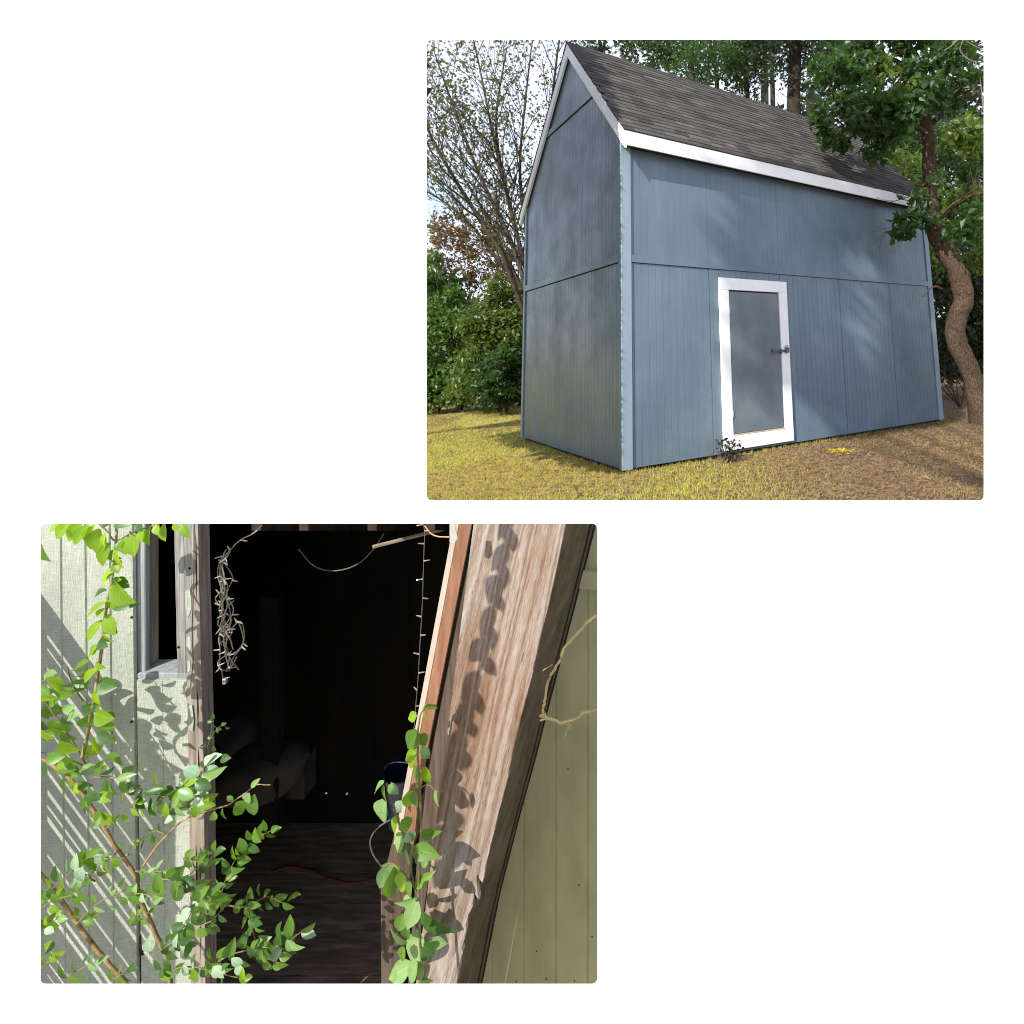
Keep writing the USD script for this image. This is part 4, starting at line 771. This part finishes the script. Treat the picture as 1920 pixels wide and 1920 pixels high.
obj('edge_strip', plate([(sx0(y) + 11, y) for y in yst] + [(fx(y) - 2.0, y) for y in yst[::-1]], lambda a, b: bd(a, b) - 0.006, 0.05, o1), brown_wood, lb, label='narrow reddish brown strip along the left of the board')
obj('edge_strip', plate([(sx0(y), y) for y in yst] + [(sx0(y) + 10, y) for y in yst[::-1]], lambda a, b: bd(a, b) - 0.002, 0.05, o1), mottled('pale_planed_edge', [(0.3, (0.33, 0.26, 0.20)), (0.7, (0.42, 0.35, 0.29))], scale=(20, 20, 1), nscale=3, rough=0.8), lb, label='pale planed edge of the strip')
obj('gap', plate([(fx(y) - 2.6, y) for y in ysr] + [(fx(y) + 0.4, y) for y in ysr[::-1]], lambda a, b: bd(a, b) + 0.004, 0.03, o1), black_gap, lb)
# side: ruled surface from the face's right edge back to the wall
def side(shift0, shift1, d0f, d1f, w0, w1):
    V, F = [], []
    for k, y in enumerate(ysr):
        xf = np.interp(y, [p[1] for p in right if True], [p[0] for p in right]) - 2
        xb = np.interp(y, [956, 983, 1140, 1354, 1400, 1535, 1676, 1842, 1960, 2242], [1124, 1118, 1078, 1022, 1011, 974, 938, 905, 874, 800])
        p0, p1 = lp(xf + (xb - xf) * shift0, y, bd(xf, y) + d0f * (D2 - bd(xf, y))), lp(xf + (xb - xf) * shift1, y, bd(xf, y) + d1f * (D2 - bd(xf, y)))
        V += [p0, p1, p1 - [0.02, 0, 0], p0 - [0.02, 0, 0]]
    n = len(ysr)
    for k in range(n - 1):
        a, b = 4 * k, 4 * k + 4
        for i2 in range(4):
            i3 = (i2 + 1) % 4; F += [(a + i2, a + i3, b + i3), (a + i2, b + i3, b + i2)]
    F += [(0, 2, 1), (0, 3, 2), (4 * n - 4, 4 * n - 3, 4 * n - 2), (4 * n - 4, 4 * n - 2, 4 * n - 1)]
    return np.array(V) - o1, np.array(F)
obj('side_board', side(0.0, 0.80, 0.036, 0.80, 0, 0), mossy, lb, label='shaded mossy brown side of the leaning board')
obj('side_joint', side(0.80, 0.87, 0.83, 0.87, 0, 0), black_gap, lb)
obj('side_strip', side(0.87, 0.93, 0.86, 0.92, 0, 0), mossy, lb)
obj('side_joint', side(0.93, 1.0, 0.94, 0.999, 0, 0), black_gap, lb)
obj('tin_tag', plate([(843, 983), (852, 983), (858, 1010), (851, 1019), (843, 1016)], 1.79, 0.003, o1), mottled('paper_scrap', [(0.3, (0.25, 0.25, 0.22)), (0.7, (0.42, 0.41, 0.36))], nscale=40), lb)
# dry tendril
o1 = lp(1022, 1338, 1.72)
td = lthing('dry_tendril', 'dry golden vine tendril curving off the dark side of the leaning board', 'vine', o1)
P = smoothline([lp(x, y, d) - o1 for x, y, d in ((1132, 1150, 1.9), (1110, 1160, 1.86), (1090, 1180, 1.82), (1072, 1200, 1.8), (1058, 1215, 1.78), (1050, 1238, 1.76), (1036, 1260, 1.75), (1026, 1285, 1.74), (1021, 1315, 1.73), (1018, 1330, 1.73), (1022, 1344, 1.73), (1034, 1349, 1.74), (1055, 1354, 1.76), (1075, 1350, 1.8), (1095, 1339, 1.84), (1132, 1326, 1.9))], 4)
P += 0.0012 * r2.standard_normal(P.shape); obj('runner', tube(P, np.linspace(0.0045, 0.0035, len(P)), 6), tendril_look, td)
kn_ = [tube(smoothline([lp(1018 + 5 * math.cos(a), 1338 + a * 1.4, 1.73 - 0.004 * math.sin(a)) - o1 for a in np.linspace(0, 9, 12)], 2), 0.003, 5)]
kn_ += [tube(smoothline([lp(x, y, 1.78) - o1 for x, y in q], 3), 0.0012, 4) for q in ([(1058, 1354), (1066, 1362), (1062, 1372), (1058, 1384)], [(1064, 1354), (1070, 1360), (1068, 1368)], [(1036, 1246), (1026, 1252), (1018, 1257)], [(1088, 1345), (1090, 1338), (1093, 1333)])]
obj('knot', cat_(kn_), tendril_look, td)

# ------------------------------------------------------------------ plants at the doorway
def leaf(b, t, width, n, fold=0.18, droop=0.12, heart=False):
    """one leaf from base b to tip t, n = its facing"""
    b, t = np.asarray(b, float), np.asarray(t, float); D = t - b; ln = np.linalg.norm(D); D = D / ln; n = n - D * (n @ D); n /= np.linalg.norm(n); B = np.cross(D, n)
    bend = 0.16 * math.sin(1000 * (b[0] + t[2]))
    T = np.array([0, .07, .18, .33, .50, .66, .80, .92, 1.0]); Wd = (np.array([0.30, .74, .95, 1.0, .88, .64, .38, .15, .01]) if heart else np.array([0.06, .36, .68, .93, 1.0, .88, .60, .26, .01])) * width / 2
    V = []
    for k, (s, h) in enumerate(zip(T, Wd)):
        c = b + D * ln * s - n * ln * droop * (s - 0.35) ** 2 * 1.6 + B * ln * bend * s * s
        if heart and k == 0: lo = -0.10 * ln
        else: lo = 0
        V += [c + B * h + n * h * fold * 2 + D * lo, c, c - B * h + n * h * fold * 2 + D * lo]
    F = []
    for k in range(len(T) - 1):
        a = 3 * k; F += [(a, a + 1, a + 4), (a, a + 4, a + 3), (a + 1, a + 2, a + 5), (a + 1, a + 5, a + 4)]
    UV = np.array([(u, t_) for t_ in T for u in (0.0, 0.5, 1.0)]); return np.array(V), np.array(F), UV
LK = {'b': lf_bright, 'g': lf_green, 'd': lf_deep, 'p': lf_pale, 's': lf_sheen}
r3 = np.random.default_rng(11)
def add_leaf(parent, o, pb, pt, wpx, tone, d, heart=False, tilt=0.45, ddep=0.0):
    b, t = lp(*pb, d), lp(*pt, d + ddep)
    N = np.array([-0.25, -0.9, 0.35]) + tilt * r3.standard_normal(3)
    if tone == 's': N = np.array([-0.1, -0.55, 0.8]) + 0.15 * r3.standard_normal(3)
    v, f, uv = leaf(b, t, wpx / FPX * d, N, fold=0.12 + 0.2 * r3.random(), droop=0.05 + 0.15 * r3.random(), heart=heart)
    obj('leaf', (v - o, f), LK[tone], parent, smooth=True, uv=uv)
def stem(parent, o, pts, r0, r1, mat, d=None, n=5, name='stem'):
    Q = np.array([lp(p[0], p[1], p[2] if len(p) > 2 else d) for p in pts]); P = smoothline(Q, n)
    P += 0.0006 * r3.standard_normal(P.shape)
    obj(name, tube(P - o, np.linspace(r0, r1, len(P)), 7), mat, parent, smooth=True)
def c5(x, y): return (60 + x / 3.5556, 960 + y / 3.5556)
def c6(x, y): return (600 + x / 3.5556, 960 + y / 3.5556)
def c7(x, y): return (60 + x / 3.5556, 1400 + y / 3.5556)
def c8(x, y): return (600 + x / 3.5556, 1400 + y / 3.5556)

# climbing shoot at the top left
o1 = lp(155, 1420, 2.2)
sh = lthing('climbing_shoot', 'upright leafy shoot with bright yellow green leaves against the pale siding', 'vine', o1)
DS = 2.16
stem(sh, o1, [(*c5(*q), DS + 0.04 * (k % 2)) for k, q in enumerate([(335, 1640), (370, 1480), (410, 1280), (440, 1080), (462, 930), (482, 720), (512, 560), (542, 380), (560, 200), (566, 60)])], 0.0065, 0.004, green_stem)
stem(sh, o1, [(*c5(*q), DS) for q in [(430, 60), (500, 130), (560, 190), (680, 130), (830, 85), (900, 60)]], 0.003, 0.002, vine_stem)
for b, t, wd, tn in [((520, 200), (440, 360), 80, 'b'), ((560, 220), (600, 390), 70, 'b'), ((600, 310), (510, 345), 50, 'd'), ((530, 370), (470, 490), 70, 'b'), ((540, 460), (690, 590), 130, 'b'), ((545, 450), (640, 500), 70, 'd'), ((500, 520), (410, 570), 70, 'd'),
                     ((530, 540), (560, 660), 90, 'b'), ((520, 620), (690, 640), 60, 'd'), ((490, 600), (355, 715), 80, 'b'), ((500, 680), (540, 830), 80, 'b'), ((511, 740), (575, 790), 70, 'd'), ((470, 720), (345, 860), 70, 'b'), ((440, 870), (510, 880), 60, 'd'),
                     ((460, 880), (390, 960), 70, 'b'), ((450, 1130), (550, 1190), 100, 'd'), ((440, 1170), (450, 1290), 80, 'b'), ((420, 1340), (530, 1400), 100, 'b'), ((410, 1500), (460, 1600), 70, 'b'), ((440, 1040), (340, 1150), 70, 'b'), ((470, 1340), (530, 1390), 60, 'd'),
                     ((260, 70), (150, 170), 80, 'b'), ((330, 80), (215, 190), 70, 'b'), ((380, 85), (270, 215), 75, 'b'), ((450, 110), (365, 250), 85, 'b'), ((500, 130), (470, 230), 50, 'b'), ((680, 140), (690, 295), 95, 'b'), ((640, 150), (655, 260), 60, 'b'), ((790, 95), (780, 225), 75, 'b'),
                     ((880, 75), (890, 195), 65, 'b'), ((1000, 70), (1035, 180), 60, 'b'), ((600, 190), (575, 260), 60, 'g'), ((540, 60), (460, 105), 80, 'd'), ((560, 60), (640, 100), 70, 'd'), ((710, 60), (730, 130), 60, 'd'), ((820, 40), (840, 100), 50, 'b'), ((540, 250), (530, 330), 60, 'g'), ((570, 320), (590, 400), 60, 'b'), ((480, 640), (440, 700), 50, 'b'), ((210, 60), (110, 130), 60, 'b'), ((300, 60), (250, 175), 60, 'b'), ((420, 80), (330, 200), 70, 'b'), ((480, 150), (420, 290), 70, 'b'), ((620, 170), (610, 290), 70, 'b'), ((650, 130), (720, 200), 70, 'd'), ((740, 110), (720, 210), 60, 'b'), ((840, 80), (830, 160), 55, 'b'), ((950, 60), (970, 130), 55, 'b'), ((550, 400), (470, 470), 60, 'b'), ((520, 480), (590, 430), 50, 'b'), ((470, 800), (530, 860), 50, 'b'), ((430, 1000), (480, 1060), 50, 'b'), ((430, 900), (370, 990), 50, 'b')]:
    add_leaf(sh, o1, c5(*b), c5(*t), wd / 3.5556 * 1.05, tn, DS - 0.02 + 0.03 * r3.random(), ddep=-0.02)
rr_ = np.random.default_rng(3)
for k in range(46):
    x, y = rr_.uniform(60, 205), rr_.uniform(1238, 1450)
    if x > 165 and y < 1290: x -= 60
    a = rr_.uniform(-0.6, 0.5) + (math.pi if rr_.random() < 0.55 else 0); ln = rr_.uniform(24, 40)
    add_leaf(sh, o1, (x, y), (x + ln * math.cos(a), y + ln * abs(math.sin(a)) * 0.9 + 6), ln * rr_.uniform(.5, .7), rr_.choice(list('bbgggpds'), p=[.14, .14, .16, .15, .12, .11, .12, .06]), 2.12 + 0.14 * rr_.random(), tilt=0.6)
for q in ([(165, 1440), (130, 1380), (95, 1330), (70, 1300)], [(165, 1440), (120, 1420), (70, 1410)], [(170, 1330), (140, 1290), (125, 1250)]): stem(sh, o1, [(*p, 2.2) for p in q], 0.003, 0.0015, vine_stem)

# shrub with brown canes
o1 = lp(300, 1900, 2.1)
sb = lthing('leafy_shrub', 'straggling shrub with brown canes and green leaves before the siding and doorway', 'shrub', o1)
stem(sb, o1, [(*c7(*q), 2.1) for q in [(-60, 10), (60, 75), (200, 170), (300, 260), (380, 380), (470, 520), (560, 670), (680, 840), (700, 930), (740, 1060), (850, 1300), (900, 1420), (930, 1640)]], 0.0048, 0.0066, cane, name='cane')
stem(sb, o1, [(*c7(*q), 2.16) for q in [(-60, 740), (60, 850), (150, 960), (250, 1100), (400, 1310), (600, 1550), (700, 1680)]], 0.0056, 0.0068, cane, name='cane')
stem(sb, o1, [(*c7(*q), 2.06) for q in [(740, 800), (820, 680), (900, 590), (1010, 490), (1160, 430), (1300, 390), (1420, 310), (1500, 255), (1590, 255)]], 0.0042, 0.0016, cane, name='cane')
def twig(pts, d, n, L0, tone, spread=0.95, width=0.5, st=True, jit=6, droop=0.25):
    pts = [c7(*q) for q in pts]
    if st: stem(sb, o1, [(*p, d) for p in pts], 0.0026, 0.0012, vine_stem, n=4)
    n = int(n * 1.0); width *= 0.86; L0 *= 0.95
    Q = smoothline([(*p, 0) for p in pts], 8)[:, :2]; tones = list(tone)
    for k in range(n):
        u = (k + 0.5) / n * (len(Q) - 1.01); i0 = int(u); p = Q[i0] + (Q[i0 + 1] - Q[i0]) * (u - i0); tg = Q[i0 + 1] - Q[i0]; tg /= np.linalg.norm(tg) + 1e-9; nr_ = np.array([-tg[1], tg[0]]) * (1 if k % 2 else -1)
        ln = L0 / 3.5556 * r3.uniform(0.75, 1.2); dv = tg * r3.uniform(0.2, 0.75) + nr_ * spread * r3.uniform(.6, 1.1) + np.array([0, droop]); dv /= np.linalg.norm(dv)
        p = p + r3.normal(0, jit / 3.5556, 2)
        add_leaf(sb, o1, p, p + dv * ln, ln * width * r3.uniform(.85, 1.2), tones[r3.integers(len(tones))], d + 0.05 * r3.normal(), tilt=0.5)
    p = Q[-1]; tg = Q[-1] - Q[-4]; tg /= np.linalg.norm(tg); add_leaf(sb, o1, p, p + tg * L0 / 3.5556, L0 / 3.5556 * width, tones[0], d)
twig([(400, 200), (560, 210), (700, 270), (860, 330), (960, 350)], 2.12, 17, 130, 'ddddg', 0.8, 0.62, jit=22)
twig([(100, 60), (200, 150), (300, 240), (400, 330), (440, 420)], 2.06, 20, 115, 'gbdgg', 1.0, 0.6, st=False, jit=24)
twig([(860, 470), (950, 400), (1040, 360), (1120, 380)], 2.0, 16, 105, 'bpgpb', 1.0, 0.55, jit=22)
twig([(1060, 430), (1075, 330), (1085, 240), (1150, 130)], 2.0, 8, 115, 'sgdps', 1.0, 0.6)
for b, t, wd, tn in [((1160, 120), (1260, 45), 62, 's'), ((1255, 85), (1330, 60), 50, 'd'), ((1130, 190), (1290, 150), 70, 'p'), ((1210, 200), (1120, 255), 105, 's'), ((1060, 215), (1060, 330), 105, 'd'), ((1010, 240), (1120, 190), 70, 'b'), ((1120, 290), (1190, 280), 60, 'p'), ((1480, 320), (1480, 475), 85, 'g'), ((1450, 310), (1420, 370), 80, 'p'), ((1460, 275), (1515, 205), 36, 'p'),
                      ((1360, 370), (1405, 450), 75, 'g'), ((1215, 430), (1230, 490), 50, 'g'), ((1270, 410), (1285, 490), 40, 'd'), ((1340, 360), (1300, 330), 30, 'g'), ((560, 215), (690, 190), 42, 'p'), ((820, 170), (840, 260), 80, 'g'), ((890, 490), (940, 480), 45, 's'), ((400, 540), (460, 480), 50, 'p')]:
    add_leaf(sb, o1, c7(*b), c7(*t), wd / 3.5556, tn, 2.0)
twig([(900, 590), (820, 560), (760, 600), (700, 650)], 2.1, 9, 75, 'gdgb', 0.6, 0.3)
twig([(60, 1000), (180, 910), (300, 800), (380, 740), (520, 740)], 2.1, 21, 105, 'pgdsg', 1.0, 0.55, jit=22)
twig([(420, 900), (380, 850), (500, 760), (580, 740)], 2.12, 8, 70, 'gpgb', 0.9, 0.55, jit=18)
twig([(640, 1000), (700, 980), (780, 990), (820, 1010)], 2.05, 11, 80, 'dgps', 0.9, 0.55, jit=20)
twig([(660, 1180), (700, 1130), (760, 1110)], 2.05, 7, 75, 'gbds', 0.9, 0.55, jit=14)
twig([(850, 880), (960, 900), (1080, 980), (1200, 1010)], 2.0, 19, 120, 'gdgdg', 0.95, 0.62, jit=22)
twig([(690, 830), (780, 830), (870, 830)], 2.05, 6, 90, 'gdp', 0.7, 0.4)
twig([(1060, 1010), (1060, 1100), (1020, 1180), (980, 1230)], 2.02, 11, 100, 'gdsd', 0.95, 0.58, jit=15)
twig([(1010, 740), (1060, 760), (1150, 770)], 2.05, 6, 80, 'gd', 0.9, 0.6)
twig([(1240, 1080), (1270, 950), (1330, 800), (1400, 700), (1480, 620), (1590, 560)], 2.16, 25, 82, 'ggdg', 1.0, 0.62, jit=12)
twig([(1180, 800), (1200, 740), (1210, 700)], 2.14, 5, 80, 'gd', 0.9, 0.65)
twig([(1270, 1050), (1420, 1070), (1500, 1030), (1580, 1000), (1670, 1040)], 2.12, 15, 90, 'gdg', 1.0, 0.6, jit=14)
twig([(1440, 1080), (1460, 1170), (1480, 1250), (1500, 1330)], 2.1, 9, 100, 'gdd', 0.9, 0.6, jit=12)
twig([(1170, 1480), (1260, 1420), (1380, 1370), (1520, 1340), (1640, 1330), (1790, 1240)], 2.06, 26, 118, 'gdgps', 0.95, 0.62, jit=28)
twig([(800, 1400), (880, 1340), (960, 1300), (1010, 1310)], 2.04, 14, 95, 'ddsd', 0.95, 0.6, jit=22)
twig([(880, 1560), (960, 1480), (1080, 1470), (1200, 1500), (1380, 1540)], 2.0, 22, 90, 'gdgbs', 0.95, 0.6, jit=24)
twig([(230, 1550), (280, 1500), (350, 1470), (420, 1440)], 2.05, 7, 110, 'pgd', 0.8, 0.4, jit=14)
twig([(60, 1450), (90, 1400), (130, 1390)], 2.1, 7, 90, 'bbg', 0.9, 0.6, jit=15)
twig([(60, 1230), (110, 1170), (170, 1150)], 2.12, 7, 80, 'pgbs', 0.9, 0.6, jit=15)
twig([(330, 1130), (360, 1110), (390, 1120)], 2.14, 3, 60, 'g', 0.9, 0.5)
twig([(520, 1560), (580, 1530), (640, 1500)], 2.1, 5, 90, 'dg', 0.7, 0.4)
twig([(480, 560), (560, 480), (640, 400), (700, 380)], 2.08, 8, 70, 'bgb', 0.9, 0.4, jit=14)
twig([(300, 1180), (420, 1060), (520, 1000), (620, 960)], 2.08, 11, 80, 'gbpg', 0.9, 0.5, jit=18)
twig([(60, 1080), (150, 1020), (260, 990), (330, 930)], 2.06, 11, 90, 'gdbg', 1.0, 0.55, jit=22)
twig([(1050, 1290), (1120, 1200), (1210, 1150), (1260, 1090)], 2.02, 9, 95, 'gdg', 0.95, 0.6, jit=18)
twig([(1600, 1480), (1630, 1400), (1690, 1330)], 2.08, 8, 110, 'gd', 0.9, 0.62, jit=14)
o1b = o1
# faint little plant inside the doorway
o1 = lp(395, 1420, 2.36)
wp = lthing('doorway_sprig', 'small dim sprig with tiny leaves growing just inside the door post', 'weed', o1)
stem(wp, o1, [(*c5(*q), 2.34) for q in [(1170, 1570), (1190, 1500), (1200, 1420), (1195, 1360)]], 0.002, 0.001, vine_stem)
stem(wp, o1, [(*c5(*q), 2.34) for q in [(1185, 1510), (1230, 1450), (1280, 1410)]], 0.0015, 0.001, vine_stem)
for q in [(1170, 1395), (1215, 1380), (1195, 1365), (1230, 1440), (1260, 1420), (1285, 1430), (1240, 1475), (1170, 1500), (1160, 1540), (1210, 1560), (1265, 1450)]:
    a = r3.uniform(0, 6.28); add_leaf(wp, o1, c5(*q), c5(q[0] + 38 * math.cos(a), q[1] + 38 * math.sin(a)), 7, 'd', 2.34)

# heart leaved vine on the leaning board
o1 = lp(760, 1860, 1.8)
hv = lthing('heart_leaf_vine', 'hanging vine with heart shaped pale green leaves at the left edge of the leaning board', 'vine', o1)
DV = lambda y: bd(0, y) - 0.09
def vst(pts, r0=0.0032, r1=0.002): stem(hv, o1, [(*p, DV(p[1])) for p in pts], r0, r1, vine_stem)
vst([c6(775, 1290), c6(700, 1300), c6(660, 1400), c6(650, 1600), c8(655, 100), c8(665, 300), c8(675, 600), c8(655, 1000), c8(665, 1250), c8(680, 1500), c8(690, 1700)], 0.0025, 0.004)
vst([c8(440, 245), c8(490, 400), c8(545, 560), c8(600, 760), c8(620, 900), c8(655, 1000)])
vst([c8(420, 800), c8(480, 780), c8(560, 850), c8(620, 920)]); vst([c8(660, 280), c8(720, 255), c8(770, 300), c8(785, 370)], 0.002, 0.0015)
HL = [((640, 30), (600, 170), 90, 'b'), ((690, 20), (740, 70), 60, 'p'), ((660, 150), (640, 290), 125, 'g'), ((700, 140), (745, 250), 75, 'b'), ((640, 300), (655, 412), 80, 'g'), ((605, 300), (580, 420), 75, 'b'), ((420, 245), (350, 325), 60, 'p'), ((430, 270), (440, 390), 80, 'g'), ((470, 250), (530, 315), 60, 'p'),
      ((430, 370), (400, 510), 140, 'p'), ((530, 480), (490, 600), 95, 'b'), ((560, 480), (580, 570), 85, 'g'), ((680, 580), (810, 545), 70, 'g'), ((560, 600), (500, 710), 115, 'p'), ((590, 570), (620, 640), 75, 's'), ((630, 690), (815, 700), 95, 'g'), ((600, 650), (540, 740), 85, 'd'), ((600, 770), (570, 690), 90, 'p'),
      ((470, 790), (365, 955), 105, 'p'), ((460, 790), (420, 915), 95, 'd'), ((500, 810), (430, 1045), 115, 'g'), ((540, 810), (580, 900), 100, 'd'), ((560, 860), (520, 965), 105, 'b'), ((610, 920), (590, 1010), 105, 'g'), ((640, 920), (770, 850), 65, 'g'), ((630, 1010), (480, 1045), 55, 'p'), ((600, 1000), (560, 1090), 75, 'p'),
      ((640, 1040), (600, 1240), 115, 'p'), ((560, 1120), (510, 1235), 85, 'g'), ((690, 1110), (935, 1232), 125, 'd'), ((570, 1300), (450, 1215), 120, 'p'), ((590, 1200), (560, 1285), 75, 'd'), ((670, 1250), (600, 1470), 150, 'p'), ((690, 1330), (775, 1372), 95, 'd'), ((750, 1290), (845, 1335), 65, 'p'), ((600, 1460), (450, 1545), 115, 'p'),
      ((640, 1440), (600, 1610), 95, 'p'), ((660, 1440), (685, 1560), 85, 'g'), ((680, 1530), (750, 1575), 65, 'd'), ((720, 750), (660, 780), 70, 'g'), ((640, 730), (700, 740), 60, 'p'), ((620, 620), (560, 560), 50, 'g'), ((770, 300), (785, 420), 34, 'p'), ((500, 380), (545, 440), 60, 's'), ((560, 1340), (540, 1430), 70, 'g')]
for b, t, wd, tn in HL: add_leaf(hv, o1, c8(*b), c8(*t), wd / 3.5556, tn, DV(c8(*b)[1]) + 0.03 * r3.normal(), heart=True, tilt=0.35)
for b, t, wd, tn in [((640, 1350), (585, 1395), 65, 'b'), ((700, 1290), (778, 1322), 34, 'b'), ((690, 1320), (720, 1405), 46, 'b'), ((650, 1470), (590, 1595), 130, 'g'), ((680, 1480), (712, 1560), 75, 'g'), ((640, 1605), (560, 1650), 75, 'b'), ((690, 1560), (740, 1620), 70, 'p')]:
    add_leaf(hv, o1, c6(*b), c6(*t), wd / 3.5556, tn, DV(c6(*b)[1]), heart=True, tilt=0.35)

# second vine, out of view, placed so its shade lies on the board
sd = S @ np.stack([RIGHT, FWD, UP], 1)                    # sunward direction in this frame
o1 = lp(60, 1000, 1.4)
ov = lthing('outer_vine', 'unseen round leaved vine left of the doorway, placed to cast its shade on the board', 'vine', o1)
path = [(968, 930), (955, 985), (944, 1050), (930, 1110), (918, 1170), (908, 1230), (892, 1290), (878, 1345), (862, 1400), (850, 1460), (845, 1520), (850, 1580), (842, 1640)]
def toward_sun(px, py, t=1.05): p = lp(px, py, bd(px, py)); return p + sd * (t / -sd[1])
VT = 0.78
Q = smoothline([toward_sun(x, y, VT) for x, y in path], 4); obj('stem', tube(Q - o1, 0.004, 6), vine_stem, ov)
for k in range(1, len(path)):
    (xa, ya_), (xb, yb_) = path[k - 1], path[k]
    for m_ in range(2):
        t = (m_ + 0.3 * r3.random()) / 2; x, y = xa + (xb - xa) * t, ya_ + (yb_ - ya_) * t; s = -1 if m_ % 2 else 1; wide = 1.0 + 0.25 * (y > 1400)
        ex, ey = x - 9 + s * 25 * r3.uniform(.6, 1.2) * wide, y + 47 * r3.uniform(.8, 1.2)
        b, e = toward_sun(x, y, VT), toward_sun(ex, ey, VT); v, f, uv = leaf(b, e, 24 * r3.uniform(.8, 1.2) / FPX * 1.9 * wide, sd + 0.2 * r3.standard_normal(3), heart=True); obj('leaf', (v - o1, f), lf_green, ov, smooth=True, uv=uv)

# unseen slatted fence at the left, placed to streak the siding with shade
o1 = lp(60, 1900, 2.2)
fn = lthing('slat_fence', 'unseen slatted fence left of the pale siding, placed to streak it with shade', 'fence', o1)
xf = (66 - PX) / FPX * D2 - 0.02
ztop = lp(77, 1085)[2]
z = ztop
while z > -4.3:
    hgt = 0.022 + 0.05 * r3.random() + (0.09 if r3.random() < 0.22 else 0); obj('slat', rbox(xf - 0.005, xf, 1.56, D2 - 0.03, z - hgt, z, 0.001).apply_translation(-o1), grey_wood, fn); z -= hgt + 0.012 + 0.020 * r3.random()
for y in (1.56, D2 - 0.1): obj('fence_post', rbox(xf - 0.08, xf - 0.021, y - 0.03, y + 0.03, -5.2, ztop - 0.01).apply_translation(-o1), grey_wood, fn)

# ------------------------------------------------------------------ added white sheet near the camera, standing in for a white page
DW = 0.88
def rrect(x0, y0, x1, y1, r=9, n=6):
    P = []
    for cx, cy, a0 in ((x1 - r, y1 - r, 0), (x0 + r, y1 - r, 90), (x0 + r, y0 + r, 180), (x1 - r, y0 + r, 270)):
        for k in range(n + 1): a = math.radians(a0 + 90 * k / n); P.append((cx + r * math.cos(a), cy + r * math.sin(a)))
    return np.array(P)
k = DW / FPX; TH = 0.02
sheet = m3.Manifold.cube([1, 1, TH]).scale([(1960 + 60) * k, (5200) * k, 1]).translate([(-60 - PX) * k, (PY - 5140 + 0) * k, 0])
def cutter(x0, y0, x1, y1):
    P = rrect(x0, y0, x1, y1); c = np.array([(x0 + x1) / 2, (y0 + y1) / 2]); hw, hh = (x1 - x0) / 2 * k, (y1 - y0) / 2 * k
    Q = (P - c) * k * [1, -1]; big = Q * [(hw + 0.045) / hw, (hh + 0.045) / hh]; sm = Q * 1.0
    pts = np.vstack([np.c_[sm - 0 * sm, np.full(len(Q), -0.0005)], np.c_[sm, np.full(len(Q), 0.0005)], np.c_[big, np.full(len(Q), TH + 0.002)]])
    C = (c - [PX, PY]) * k * [1, -1]; return m3.Manifold.hull_points(pts).translate([C[0], C[1], 0])
wallm = sheet - cutter(801.5, 76, 1843.5, 937) - cutter(77, 983, 1118.5, 1843.5)
mm = wallm.to_mesh(); v = np.array(mm.vert_properties[:, :3]); f = np.array(mm.tri_verts)
v = np.stack([v[:, 0], v[:, 2] + DW, v[:, 1]], 1); f = f[:, ::-1]
o1 = np.array([(960 - PX) * k, DW, -4.0])
ww = lthing('white_wall', 'added white page sheet with two large round cornered openings, one upper right and one lower left', 'wall', o1)
obj('wall_sheet', (v - o1, f), white_page_paint, ww)
